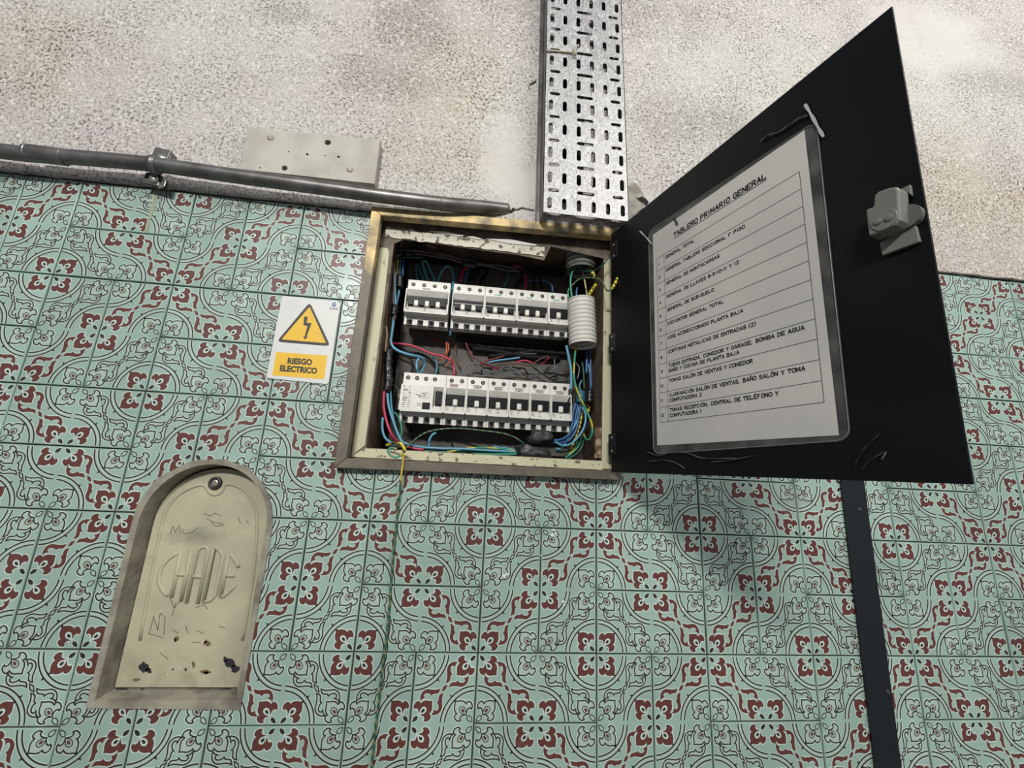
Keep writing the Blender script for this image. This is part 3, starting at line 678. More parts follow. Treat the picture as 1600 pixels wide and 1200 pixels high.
for sx, X in ((-1, X0), (1, X1)):
    mb = MB()
    def SB(xa, xb, ya, yb): mb.add([(x+(dxt if z > 1 else 0), y, z) for x in (xa, xb) for y in (ya, yb) for z in (ZB, ZT)], [(0, 1, 3, 2), (4, 6, 7, 5), (0, 4, 5, 1), (2, 3, 7, 6), (0, 2, 6, 4), (1, 5, 7, 3)])
    SB(min(X, X-sx*.0011), max(X, X-sx*.0011), YT, -.0075)
    SB(min(X, X+sx*.006), max(X, X+sx*.006), -.0090, -.0075)
    SB(min(X+sx*.006, X+sx*.005), max(X+sx*.006, X+sx*.005), -.0140, -.0075)
    mb.obj('side_flange', STEEL, tray)
slot_dark = MB()  # rods added behind the web so that its slots look dark
for x, y in ((-.06, -.018), (-.035, -.022), (-.005, -.018), (.018, -.02)):
    slot_dark.tube([(x, y, ZB+.040), (x+.003, y, .6), (x+lean*.6, y, 1.24)], .006, 8)
tag(slot_dark.obj('slot_darkener', WM['black'], None, smooth=True), 'added black rods inside the perforated tray, darkening its slots', 'slot filler')
st = MB(); pts = [A(853.5, 82, -.030), A(855, 79, YT-.002), A(865, 79.5, YT-.002), (A(882, 81, YT-.002)), A(897, 82, YT-.003)]
st.tube(catmull(pts, 4), .0016, 6); st.tube(catmull([A(894, 84, YT-.002), A(899, 78, YT-.006), A(900, 73, YT-.004), A(904, 71, YT-.002)], 4), .0017, 6); st.tube(catmull([A(896, 78, YT-.004), A(900, 84, YT-.007), A(895, 86, YT-.003)], 4), .0018, 6)
tag(st.obj('string', mat('old_string', (.42, .38, .29), .9), None, smooth=True), 'knotted beige string tied round the cable tray', 'string')
# the plaster dirt tab under the tray
# ------------------------------------------------------------------ distribution board: frame, box, door
board = thing('distribution_board', 'wall cabinet with brass frame and its black door swung open', 'electrical cabinet', (-.158, 0, .065))
def W2(px, py, y): p = A(px, py, y); return (p.x, p.z)
yf = -.013
fo = [W2(521, 731, yf), W2(972, 750.5, yf), (W2(972, 750, yf)[0]+.0015, .4570), W2(581, 322, yf)]
fi = [W2(541.5, 715.5, yf), (.0235, .0775), (.0240, .4420), W2(595, 336, yf)]
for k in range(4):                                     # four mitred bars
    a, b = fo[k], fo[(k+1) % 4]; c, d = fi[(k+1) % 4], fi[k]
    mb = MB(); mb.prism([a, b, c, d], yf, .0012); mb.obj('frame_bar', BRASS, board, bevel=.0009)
FLG = mat('flange_steel', (.16, .13, .095), .7, col2=(.07, .052, .04), scale=45, detail=7, bump=.4, bscale=140)
# box flange (painted, chipped) with a broken-away corner at the top
yb = .0120
def SC(pts): k = (yb-CAM.y)/(.0045-CAM.y); return [(CAM.x+(p[0]-CAM.x)*k, CAM.z+(p[1]-CAM.z)*k) for p in pts]
inn = [(-.3155, .0935), (.0085, .0935), (.0145, .412), (-.072, .424), (-.082, .3985), (-.12, .403), (-.17, .4045), (-.215, .4065), (-.26, .4085), (-.300, .4095), (-.3125, .401)]
inn = SC(inn)
mb = MB(); plate_mesh(mb, [(-.3375, .0775), (.0275, .0775), (.0275, .4500), (-.3375, .4450)], [inn], yb, yb+.0012)
mb.obj('box_flange', FLG, board)
# flaking white paint on the upper flange
fl = MB(); up = []; lo = []
n_ = 46
for k in range(n_+1):
    x = -.327+.245*k/n_; zz = .4190+.003*noise.noise(Vector((x*60, 1, 0)))-.006*k/n_; up.append((x, zz+.0075+.0025*noise.noise(Vector((x*150, 4, 0))))); lo.append((x, zz-.0085+.001*noise.noise(Vector((x*90, 8, 0)))))
fl.prism(SC(up+lo[::-1]), yb-.0016, yb-.0001); fl.obj('flaking_paint', FLAKE, board)
mb = MB(); mb.prism(SC([(-.3335, .081), (-.3172, .0965), (-.3165, .30), (-.3178, .385), (-.3215, .392), (-.331, .392), (-.3335, .388)]), yb-.0012, yb-.0001); mb.obj('flange_paint', CREAM_SOFT, board, bevel=.0006)
mb = MB(); mb.prism(SC([(-.3345, .0805), (-.3165, .0925), (.0095, .0925), (.0105, .0805)]), yb-.0010, yb-.0001); mb.obj('flange_paint', CREAM_PEEL, board)
mb = MB(); mb.prism(SC([(.0092, .082), (.0245, .082), (.0250, .412), (.0148, .408)]), yb-.0012, yb-.0001); mb.obj('flange_paint', CREAM_SOFT, board, bevel=.0006)
ch = MB()
for (xa, xb, z, t) in ((-.262, -.212, .4265, .0022), (-.175, -.098, .4235, .0035), (-.205, -.185, .424, .0016)):
    ch.prism(SC([(xa, z), ((xa+xb)/2, z-t*1.1), (xb, z-.003), (xb+.004, z-.001), ((xa+xb)/2, z+t)]), yb-.003, yb-.0017)
ch.obj('plaster_fragment', mat('white_plaster_bit', (.70, .70, .66), .9), board)
XL, XR, ZL, ZH, YB = -.3190, .0175, .0925, .456, .135
mb = MB(); t = .0015
mb.box(XL-t, XL, yb+.001, YB, ZL, ZH); mb.box(XR, XR+t, yb+.001, YB, ZL, ZH); mb.box(XL, XR, yb+.001, YB, ZL-t, ZL); mb.box(XL, XR, yb+.001, YB, ZH, ZH+t)
mb.obj('box_sides', RUST, board)
mb = MB(); mb.box(XL, XR, YB, YB+t, ZL, ZH); mb.obj('box_back', BOXIN, board)
mb = MB(); mb.box(-.307, -.004, .1095, .1110, .104, .430); mb.obj('mounting_plate', PLATEG, board)
# rusty latch lug inside the right wall
mb = MB(); mb.box(.004, .0172, .0145, .020, .100, .142); mb.box(.0025, .0172, .0140, .019, .097, .104); mb.obj('lug', mat('rusty_cream', (.30, .24, .15), .8, col2=(.12, .06, .03), scale=90, lo=.45, hi=.55), board, bevel=.0008)
for zc in (.345, .180):
    mb = MB(); mb.box(-.300, -.008, .1015, .1090, zc-.016, zc+.016); mb.obj('din_rail', mat('rail_zinc', (.35, .34, .30), .45, .7), board)
mb = MB(); c = A(883.5, 434, .108); mb.lathe((c.x, .1095, c.z), (0, -1, 0), [(0, .0045), (.012, .0045), (.012, .0022), (.004, .0020)], 6); mb.obj('stud', SCREW, board)

# door
H0 = Vector((.0182, -.015, 0)); EV = Vector((.29585844, -.9552318, 0)); NV = Vector((-.9552318, -.29585844, 0))
def D(s, z, o=0.0): return H0+EV*s+Vector((0, 0, z))+NV*o
DC = [(3.1, 441.8), (365.8, 433.5), (355.3, 65.6), (-2.0, 77.0)]
DC = [(a/1000, b/1000) for a, b in DC]
door = MB()
q = [D(s, z, 0) for s, z in DC]+[D(s, z, -.0018) for s, z in DC]
door.add(q, [(0, 3, 2, 1), (4, 5, 6, 7), (0, 1, 5, 4), (1, 2, 6, 5), (2, 3, 7, 6), (3, 0, 4, 7)])
lipo = MB()
door_o = door.obj('door', BLACK, board, bevel=.0004)
for s, z in ((.0105, .4093), (.0035, .2623), (.0006, .1149)):
    mb = MB(); vs = [D(s+a*.0075, z+b*.0145, o) for a in (-1, 1) for b in (-1, 1) for o in (.0002, .0014)]
    mb.add(vs, [(0, 1, 3, 2), (4, 6, 7, 5), (0, 4, 5, 1), (2, 3, 7, 6), (0, 2, 6, 4), (1, 5, 7, 3)]); h = mb.obj('hinge', mat('hinge_black', (.012, .013, .014), .35), door_o)
    mb = MB()
    for b in (-1, 1): mb.lathe(D(s, z+b*.0092, .0014), NV, [(0, .0017), (.0006, .0014), (.0008, .0004)], 10)
    mb.obj('hinge_screw', ZINC, door_o, smooth=True)
def DP(px, py, o=0.0):           # photo pixel -> point on the door's inner face
    d = ray(px, py); h = H0+NV*o; t = (h-CAM).dot(NV)/d.dot(NV); return CAM+d*t
def dbox(mb, s0, s1, z0, z1, o0, o1, rot=0):
    c = Vector(((s0+s1)/2, (z0+z1)/2)); vs = []
    for a in (s0, s1):
        for b in (z0, z1):
            for o in (o0, o1):
                x = a-c.x; y = b-c.y; vs.append(D(c.x+x*math.cos(rot)-y*math.sin(rot), c.y+x*math.sin(rot)+y*math.cos(rot), o))
    mb.add(vs, [(0, 1, 3, 2), (4, 6, 7, 5), (0, 4, 5, 1), (2, 3, 7, 6), (0, 2, 6, 4), (1, 5, 7, 3)])
# latch: folded keeper with two rivets, tabs and barrel
def dpoly(name, px, o1, o0, m, bevel=0, par=None):
    mb = MB(); P = [DP(x, y, o1) for x, y in px]; Q = [p+NV*(o0-o1) for p in P]; n = len(P)
    nn = (P[1]-P[0]).cross(P[2]-P[0]).dot(NV)
    if nn < 0: P = P[::-1]; Q = Q[::-1]
    mb.add(P+Q, [tuple(range(n)), tuple(range(2*n-1, n-1, -1))]+[(i+n, (i+1) % n+n, (i+1) % n, i) for i in range(n)]); return mb.obj(name, m, door_o, bevel=bevel)
dpoly('latch_tab', [(1374, 379), (1425, 350), (1431, 353), (1437, 377), (1378, 399)], .0035, .0004, LATCHM, .0005)
dpoly('latch_tab', [(1405, 296), (1422, 288), (1424, 305), (1417, 301), (1406, 303)], .0035, .0004, LATCHM, .0005)
dpoly('latch_body', [(1352, 327), (1364, 323), (1366, 305), (1372, 299), (1388, 293), (1401, 291), (1404, 296), (1406, 343), (1400, 351), (1380, 361), (1357, 369)], .0170, .0035, LATCHM, .0014)
mb = MB(); c = DP(1416, 338, .006); mb.lathe(c, -NV, [(0, .0085), (.0050, .0085)], 18); mb.obj('latch_barrel', mat('latch_dark', (.13, .125, .11), .5, .3), door_o)
mb = MB(); c = DP(1381, 343, .0170); mb.lathe(c, NV, [(0, .0082), (.0007, .0078)], 20); mb.obj('rivet_plate', LATCHM, door_o)
for q in ((1372, 346), (1389, 340)):
    mb = MB(); mb.lathe(DP(*q, .0177), NV, [(0, .0026), (.0010, .0024), (.0014, .0010)], 12); mb.obj('rivet', LATCHM, door_o)

# directory sheet
sheet = thing('directory_sheet', 'laminated typed circuit list fixed to the inside of the black door', 'paper sheet', DP(1170, 700, .001))
def smap(c4, o):
    P = [DP(px, py, o) for px, py in c4]; return quad_map(*P)
SLV = smap([(1013, 361), (1277, 187), (1331, 689), (1021, 711)], .0006)
def film_mat():
    m = bpy.data.materials.new('clear_sleeve'); m.use_nodes = True; nt = m.node_tree; nt.nodes.clear()
    o = nt.nodes.new('ShaderNodeOutputMaterial'); t = nt.nodes.new('ShaderNodeBsdfTransparent'); b = nt.nodes.new('ShaderNodeBsdfPrincipled')
    b.inputs['Base Color'].default_value = (.42, .42, .40, 1); b.inputs['Roughness'].default_value = .25
    n = nt.nodes.new('ShaderNodeTexNoise'); n.inputs['Scale'].default_value = 40; g = nt.nodes.new('ShaderNodeNewGeometry'); nt.links.new(g.outputs['Position'], n.inputs['Vector'])
    mr = nt.nodes.new('ShaderNodeMapRange'); mr.inputs[1].default_value = .3; mr.inputs[2].default_value = .7; mr.inputs[3].default_value = .04; mr.inputs[4].default_value = .14; nt.links.new(n.outputs[0], mr.inputs[0])
    mx = nt.nodes.new('ShaderNodeMixShader'); nt.links.new(mr.outputs[0], mx.inputs[0]); nt.links.new(t.outputs[0], mx.inputs[1]); nt.links.new(b.outputs[0], mx.inputs[2]); nt.links.new(mx.outputs[0], o.inputs[0]); return m
FILM = film_mat()
mb = MB(); pts = [SLV(u, v) for u, v in rrect(0, 1, 0, 1, .05)]; n = len(pts); pts2 = [p+NV*.0004 for p in pts]
mb.add(pts+pts2, [tuple(range(n)), tuple(range(2*n-1, n-1, -1))]+[(i, (i+1) % n, (i+1) % n+n, i+n) for i in range(n)]); mb.obj('sleeve', FILM, sheet)
mb = MB(); rm = [SLV(u, v)+NV*.0005 for u, v in rrect(.004, .996, .003, .997, .046)]+[SLV(*rrect(.004, .996, .003, .997, .046)[0])+NV*.0005]; mb.tube(rm, .00045, 5); mb.obj('sleeve_edge', mat('sleeve_rim', (.16, .16, .155), .35), sheet, smooth=True)
PC = [(1020, 367), (1257, 203), (1311, 680), (1027, 696)]
PM = smap(PC, .0012)
mb = MB(); nu = 10; vs = [PM(u/nu, v/nu) for v in range(nu+1) for u in range(nu+1)]
mb.add(vs, [(v*(nu+1)+u, (v+1)*(nu+1)+u, (v+1)*(nu+1)+u+1, v*(nu+1)+u+1) for v in range(nu) for u in range(nu)]); mb.obj('paper', PAPER, sheet)
ink = MB(); PW, PH = .1985, .280
def IP(x, y, o=.0002): return PM(x/PW, y/PH)+NV*o       # metres from the paper's upper left corner
def iseg(x0, y0_, x1, y1_, wd, ext=.3):
    d = Vector((x1-x0, y1_-y0_)); L = d.length
    if L < 1e-9: d = Vector((1, 0)); L = 1e-9
    d.normalize(); n = Vector((-d.y, d.x))*wd/2; e = d*wd*ext
    a = Vector((x0, y0_))-e; b = Vector((x1, y1_))+e
    ink.add([IP(*(a+n)), IP(*(b+n)), IP(*(b-n)), IP(*(a-n))], [(0, 1, 2, 3)])
GL = {'A': [[(0, 0), (2, 6), (4, 0)], [(.8, 2), (3.2, 2)]], 'B': [[(0, 0), (0, 6), (2.8, 6), (3.5, 5.2), (3.5, 3.9), (2.8, 3.2), (0, 3.2)], [(2.8, 3.2), (3.9, 2.4), (3.9, .8), (3, 0), (0, 0)]],
 'C': [[(4, 4.8), (3, 6), (1.2, 6), (0, 4.6), (0, 1.4), (1.2, 0), (3, 0), (4, 1.2)]], 'D': [[(0, 0), (0, 6), (2.4, 6), (4, 4.4), (4, 1.6), (2.4, 0), (0, 0)]], 'E': [[(3.8, 6), (0, 6), (0, 0), (3.9, 0)], [(0, 3.1), (2.8, 3.1)], [(3.8, 6), (3.8, 5)], [(3.9, 0), (3.9, 1)]],
 'F': [[(3.8, 6), (0, 6), (0, 0)], [(0, 3.1), (2.8, 3.1)]], 'G': [[(4, 4.8), (3, 6), (1.2, 6), (0, 4.6), (0, 1.4), (1.2, 0), (3, 0), (4, 1), (4, 2.7), (2.4, 2.7)]], 'H': [[(0, 0), (0, 6)], [(4, 0), (4, 6)], [(0, 3), (4, 3)]],
 'I': [[(2, 0), (2, 6)]], 'J': [[(3, 6), (3, 1.2), (2.2, 0), (1, 0), (.2, 1)]], 'L': [[(0, 6), (0, 0), (3.6, 0), (3.6, 1)]], 'M': [[(0, 0), (0, 6), (2.3, 1.5), (4.6, 6), (4.6, 0)]], 'N': [[(0, 0), (0, 6), (4, 0), (4, 6)]],
 'O': [[(1.3, 0), (0, 1.4), (0, 4.6), (1.3, 6), (2.9, 6), (4.2, 4.6), (4.2, 1.4), (2.9, 0), (1.3, 0)]], 'P': [[(0, 0), (0, 6), (2.9, 6), (3.8, 5.2), (3.8, 3.7), (2.9, 2.9), (0, 2.9)]], 'Q': [[(1.3, 0), (0, 1.4), (0, 4.6), (1.3, 6), (2.9, 6), (4.2, 4.6), (4.2, 1.4), (2.9, 0), (1.3, 0)], [(2.4, 1.6), (4.3, -.4)]],
 'R': [[(0, 0), (0, 6), (2.9, 6), (3.7, 5.2), (3.7, 3.8), (2.9, 3), (0, 3)], [(2, 3), (4.1, 0)]], 'S': [[(3.8, 5), (2.9, 6), (1.1, 6), (.2, 5.1), (.2, 4), (1.2, 3.2), (2.9, 2.8), (3.9, 1.9), (3.9, .9), (2.9, 0), (1, 0), (0, 1.1)]], 'T': [[(0, 6), (4.2, 6)], [(2.1, 6), (2.1, 0)], [(0, 6), (0, 5)], [(4.2, 6), (4.2, 5)]],
 'U': [[(0, 6), (0, 1.4), (1.1, 0), (2.9, 0), (4, 1.4), (4, 6)]], 'V': [[(0, 6), (2.1, 0), (4.2, 6)]], 'X': [[(0, 6), (4, 0)], [(0, 0), (4, 6)]], 'Y': [[(0, 6), (2.1, 3), (4.2, 6)], [(2.1, 3), (2.1, 0)]], 'Z': [[(0, 6), (4, 6), (0, 0), (4, 0)]],
 '1': [[(1, 5), (2, 6), (2, 0)]], '2': [[(.2, 4.8), (1.1, 6), (2.9, 6), (3.7, 4.8), (3.5, 3.6), (0, 0), (3.9, 0)]], '3': [[(.2, 5.2), (1.2, 6), (2.8, 6), (3.6, 5), (2.8, 3.3), (1.6, 3.2)], [(2.8, 3.2), (3.9, 1.9), (3, 0), (1, 0), (0, 1)]], '4': [[(3, 0), (3, 6), (0, 1.8), (4, 1.8)]],
 '5': [[(3.6, 6), (.5, 6), (.3, 3.4), (2.6, 3.8), (3.8, 2.6), (3.4, .6), (2, 0), (.2, .7)]], '6': [[(3.5, 5.4), (2.5, 6), (1.1, 5.6), (.2, 3.6), (.2, 1.2), (1.3, 0), (2.9, 0), (3.8, 1.4), (2.9, 3), (1.2, 3.2), (.3, 2)]], '7': [[(0, 6), (3.9, 6), (1.5, 0)]], '8': [[(2, 3.2), (.4, 4.2), (.5, 5.4), (2, 6), (3.5, 5.4), (3.6, 4.2), (2, 3.2), (.1, 2), (.3, .6), (2, 0), (3.7, .6), (3.9, 2), (2, 3.2)]],
 '9': [[(.4, .6), (1.5, 0), (2.9, .4), (3.8, 2.4), (3.8, 4.8), (2.7, 6), (1.1, 6), (.2, 4.6), (1, 3), (2.8, 2.8), (3.7, 4)]], '0': [[(1.3, 0), (.2, 1.4), (.2, 4.6), (1.3, 6), (2.7, 6), (3.8, 4.6), (3.8, 1.4), (2.7, 0), (1.3, 0)]], '-': [[(.6, 2.6), (3, 2.6)]], ',': [[(1.5, .3), (1, -1)]], ';': [[(1.5, .3), (1, -1)], [(1.4, 3), (1.4, 3.3)]], '(': [[(2.4, 6.8), (1.2, 4.6), (1.2, 1.2), (2.4, -1)]], ')': [[(1.2, 6.8), (2.4, 4.6), (2.4, 1.2), (1.2, -1)]], '°': [[(.9, 5), (.9, 6), (1.9, 6), (1.9, 5), (.9, 5)]]}
ACC = {'Ñ': ('N', [[(1, 7.2), (1.7, 7.8), (2.4, 7.2), (3.1, 7.8)]]), 'Ó': ('O', [[(1.8, 7), (2.8, 8.2)]]), 'É': ('E', [[(1.6, 7), (2.6, 8.2)]])}
def typed(txt, x, y, capt, adv, wd, serif=True):
    """x,y: baseline start on the paper in metres, y downwards"""
    k = capt/6
    for chx in txt:
        g = GL.get(chx) or (GL[ACC[chx][0]]+ACC[chx][1] if chx in ACC else [])
        cw = adv*(.62 if chx in ' I1,;-()°' else 1.16 if chx == 'M' else 1.0)
        kx = (adv*.70)/4.1; 
        for pl in g:
            for (a, b) in zip(pl[:-1], pl[1:]): iseg(x+a[0]*kx-(adv*.18 if chx in 'I1,;-()°' else 0), y-a[1]*k, x+b[0]*kx-(adv*.18 if chx in 'I1,;-()°' else 0), y-b[1]*k, wd)
            if serif and chx not in 'CGSOE,;()-°':
                for e, f in ((pl[0], pl[1]), (pl[-1], pl[-2])):
                    if e[1] in (0, 6) and abs(e[0]-f[0]) < abs(e[1]-f[1])*.6:
                        xo = (adv*.18 if chx in 'I1' else 0); iseg(x+e[0]*kx-xo-adv*.13, y-e[1]*k, x+e[0]*kx-xo+adv*.13, y-e[1]*k, wd*.7, 0)
        x += cw
    return x
tx0, tx1, ty0, ty1 = .0062, .1905, .0385, .2530
LW = .00055
for k in range(13): yy = ty0+(ty1-ty0)*k/12; iseg(tx0, yy, tx1, yy, LW, 0)
for x in (tx0, .0195, tx1): iseg(x, ty0, x, ty1, LW, 0)
lines_o = ink.obj('table_rules', GREYLINE, sheet)
ink = MB()
rows = [['GENERAL TOTAL'], ['GENERAL TABLERO SECCIONAL 1° PISO'], ['GENERAL DE MONTACARGAS'], ['GENERAL DE LLAVES 8-9-10-11 Y 12'], ['GENERAL DE SUB-SUELO'], ['DISYUNTOR GENERAL TOTAL'], ['AIRE ACONDICIONADO PLANTA BAJA'], ['CORTINAS METALICAS DE ENTRADAS (2)'],
        ['TUBOS ENTRADA, COMEDOR Y GARAGE; BOMBA DE AGUA', 'BAÑO Y COCINA DE PLANTA BAJA'], ['TOMAS SALÓN DE VENTAS Y COMEDOR'], ['ILUMINACIÓN SALÓN DE VENTAS, BAÑO SALÓN Y TOMA', 'COMPUTADORA 2'], ['TOMAS RECEPCIÓN, CENTRAL DE TELÉFONO Y', 'COMPUTADORA 1']]
rh = (ty1-ty0)/12
for k, ls in enumerate(rows):
    y = ty0+k*rh
    typed(str(k+1), .0095 if k < 9 else .0078, y+rh*.62, .0030, .0034, .0008)
    for q, tx in enumerate(ls): typed(tx, .0225, y+rh*(.40 if len(ls) == 1 else .36)+q*rh*.36, .0035, .00372, .00092)
typed('TABLERO PRIMARIO GENERAL', .0375, .0235, .0058, .00545, .00145, False)
iseg(.0365, .0255, .160, .0255, .0007, 0)
ink.obj('lettering', INK, sheet)
CT = mat('clear_tape', (.33, .34, .33), .3)
def ribbon(name, pts, wd, label, grp=None, m=CT):
    mb = MB(); P = [DP(px, py, .0016+.0006*abs(math.sin(i*1.3))) for i, (px, py) in enumerate(pts)]; P = catmull(P, 5); vs = []; n = len(P)
    for i in range(n):
        t = (P[min(i+1, n-1)]-P[max(i-1, 0)]).normalized(); s_ = NV.cross(t).normalized()*wd/2*(.75+.25*math.sin(i*1.1)); vs += [P[i]+s_, P[i]-s_+NV*.0008]
    k = len(vs); vs += [v-NV*.0003 for v in vs]
    fs = []
    for i in range(n-1): fs += [(2*i, 2*i+1, 2*i+3, 2*i+2), (k+2*i, k+2*i+2, k+2*i+3, k+2*i+1), (2*i, 2*i+2, k+2*i+2, k+2*i), (2*i+1, k+2*i+1, k+2*i+3, 2*i+3)]
    mb.add(vs, fs); return tag(mb.obj(name, m, None), label, 'tape', grp)
ribbon('tape_strip', [(1258, 163), (1267, 178), (1278, 198), (1287, 214)], .0026, 'crumpled clear tape on the top outer corner of the circuit list')
DT = mat('dusty_tape', (.03, .032, .032), .3)
ribbon('tape_strip', [(1188, 221), (1200, 211), (1215, 207), (1232, 196), (1250, 184), (1262, 181)], .0026, 'wrinkled clear tape along the top edge of the circuit list', m=DT)
ribbon('tape_strip', [(1000, 361), (1010, 371), (1019, 382)], .0016, 'thin twisted tape end at the top inner corner of the circuit list')
for pp, lb in (([(1012, 706), (1030, 712), (1050, 706), (1075, 708), (1100, 716), (1150, 716)], 'long curled grey tape edge below the circuit list'), ([(1013, 721), (1040, 719), (1058, 724), (1070, 732)], 'short curled tape edge near the bottom hinge corner'), ([(1112, 722), (1140, 719), (1178, 712)], 'faint grey tape edge under the middle of the circuit list'), ([(1335, 728), (1345, 708), (1360, 692), (1376, 676)], 'grey tape edge at the bottom outer corner of the circuit list'), ([(1348, 733), (1362, 718), (1384, 706), (1378, 718)], 'loose tape end beside the bottom outer corner of the circuit list')):
    ribbon('tape_strip', pp, .0009, lb, m=mat('tape_edge', (.07, .08, .08), .35))
ribbon('tape_strip', [(1053, 338), (1056, 345), (1059, 351)], .0022, 'tiny tape remnant above the title of the circuit list', m=DT)

# ------------------------------------------------------------------ breakers
YS, YN, YR = .060, .0470, .1015
DSCREW = mat('dark_screw', (.10, .095, .085), .45, .7)
CAVITY = mat('terminal_cavity', (.10, .095, .09), .8)
def breaker(x0, m, poles, ztop, name, label, group, kind='std', marks=None, seed=0):
    H = .0775; zb_ = ztop-H; W_ = m*poles; x1 = x0+W_; g = .00025; x0 += g; x1 -= g
    rnd = random.Random(seed)
    nt_, nb_ = ztop-.0210, ztop-.0622                      # nose top and bottom
    T = thing(name, label, 'circuit breaker', (x0+W_/2, YR, zb_), group)
    xe = [x0+(k+.5)*(x1-x0)/poles for k in range(poles)]
    b = MB(); ow = .0092 if kind == 'std' else .0092
    b.box(x0, x1, YS, YR, zb_+.0088, ztop)                 # body block
    # comb of teeth between the lower openings
    ed = [x0]+[e for c in xe for e in (c-ow/2, c+ow/2)]+[x1]
    for k in range(0, len(ed), 2): b.box(ed[k], ed[k+1], YS, YS+.0085, zb_, zb_+.0088)
    # nose: side cheeks and inner surfaces
    ty, by = nt_-.0115, nb_+.0135
    ci = .0014
    for xa, xb in ((x0, x0+ci), (x1-ci, x1)):
        pr = [(YS, nt_), (YN+.0012, nt_), (YN, nt_-.001), (YN-.001, (ty+by)/2), (YN-.003, nb_+.001), (YS, nb_)]
        vs = [(x, p[0], p[1]) for x in (xa, xb) for p in pr]; n = len(pr)
        b.add(vs, [tuple(range(n)), tuple(range(2*n-1, n-1, -1))]+[(i, i+n, (i+1) % n+n, (i+1) % n) for i in range(n)])
    if kind == 'std':
        xa, xb = x0+ci, x1-ci
        pr = [(YS+.0005, nt_), (YN+.0006, nt_), (YN+.0006, nt_-.0012), (YN+.0075, ty), (YN+.0075, by), (YN-.0024, nb_+.0012), (YN-.0024, nb_), (YS+.0005, nb_)]
        vs = [(x, p[0], p[1]) for x in (xa, xb) for p in pr]; n = len(pr)
        b.add(vs, [(i, i+n, (i+1) % n+n, (i+1) % n) for i in range(n)])
    else:
        b.box(x0+ci, x1-.0165, YN-.0008, YS+.0005, nb_, nt_)
        xa, xb = x1-.0165, x1-ci
        pr = [(YS+.0005, nt_), (YN+.0006, nt_), (YN+.0006, nt_-.0012), (YN+.0075, ty), (YN+.0075, by), (YN-.0024, nb_+.0012), (YN-.0024, nb_), (YS+.0005, nb_)]
        vs = [(x, p[0], p[1]) for x in (xa, xb) for p in pr]; n = len(pr)
        b.add(vs, [(i, i+n, (i+1) % n+n, (i+1) % n) for i in range(n)])
    bo = b.obj('housing', PLASTIC_W, T)
    # terminal openings
    o_ = MB()
    for c in xe: o_.box(c-ow/2, c+ow/2, YS+.0035, YS+.0082, zb_+.0004, zb_+.0088)
    o_.obj('terminal_cavity', CAVITY, T)
    for c in (xe if kind == 'std' else [x0+.0068+k*.0136 for k in range(4)]):
        s = MB(); s.lathe((c, YS, ztop-.0078), (0, -1, 0), [(0, .0033), (.0002, .0033)], 16); s.obj('screw_well', HOLE, T)
        s = MB(); a = rnd.uniform(0, 3); s.lathe((c, YS-.0001, ztop-.0079), (0, -1, 0), [(0, .0022), (.0004, .0021)], 12)
        s.box(-.002, .002, -.0008, -.0004, -.00035, .00035, 1, Matrix.Translation((c, YS-.0001, ztop-.0079)) @ Matrix.Rotation(a, 4, 'Y')); s.obj('screw', [DSCREW, HOLE], T)
        if kind == 'std':
            s = MB(); s.lathe((c+.0004, YS+.0045, zb_+.0052), (0, -1, 0), [(0, .0028), (.0018, .0026)], 12); s.obj('terminal_screw', HOLE, T)
    if kind == 'std':
        cs_ = .0013; t_ = MB(); t_.box(x0+ci+.0007, x1-ci-.0007, YN+.0046, YN+.0078, ty-.0068, ty+.0008); t_.obj('toggle_window', TOGGLE, T)
        if poles >= 3:
            t_ = MB()
            for c in xe: t_.prism([(c-.0044, by+.0008), (c+.0044, by+.0008), (c+.0044, ty-.0062), (c-.0044, ty-.0062)], YN+.0012, YN+.0076)
            t_.obj('toggle', TOGGLE, T, bevel=.0004)
            t_ = MB()
            for a, c in zip(xe[:-1], xe[1:]): mdl = (a+c)/2; t_.box(mdl-.0036, mdl+.0036, YN+.0020, YN+.0078, by, ty-.0066)
            t_.obj('toggle_divider', PLASTIC_W, T, bevel=.0015)
            if seed % 2: t_ = MB(); t_.box(x0+ci+.0007, x1-ci-.0007, YN+.0010, YN+.0016, ty-.0072, ty-.0066); t_.obj('toggle_link', PLASTIC_W, T)
        else:
            t_ = MB(); mdl = (x0+x1)/2; t_.box(x0+ci+.0010, mdl-.0040, YN+.0030, YN+.0077, by+.0008, ty-.006); t_.box(mdl+.0040, x1-ci-.0010, YN+.0030, YN+.0077, by+.0008, ty-.006); t_.obj('toggle', TOGGLE, T, bevel=.0005)
            t_ = MB(); t_.box(mdl-.0036, mdl+.0036, YN+.0014, YN+.0078, by, ty-.0066); t_.obj('toggle_divider', PLASTIC_W, T, bevel=.0015)
        p_ = MB()                                          # tiny print
        p_.box(x0+.0045, x0+.0125, YN-.0001+.0038, YN+.0040+.0000, nt_-.0062, nt_-.0056)
        for q in range(3): p_.box(x0+.0035, x0+.0035+rnd.uniform(.002, .0045), YN+.0010+q*.0-.0006, YN+.0030, nb_+.0098-q*.0024, nb_+.0098-q*.0024+.0006)
        pp = MB()
        for q in range(3):
            zc = nb_+.0095-q*.0024; f = (zc-(nb_+.0012))/(by-nb_-.0012); yy = YN-.0024+f*.0099-.0002
            for xx, L in ((x0+.0035, rnd.uniform(.002, .0045)), (x0+(x1-x0)*.45, rnd.uniform(.001, .004))):
                pp.box(xx, xx+L, yy-.0001, yy+.0006, zc, zc+.0006)
        pp.obj('print', GREYLINE, T)
        for k in range(1, poles): 
            pass
        s = MB()
        for k in range(1, poles): xx = x0+k*(x1-x0)/poles; s.box(xx-.00012, xx+.00012, YS-.00008, YS+.0002, nt_+.0005, ztop-.012)
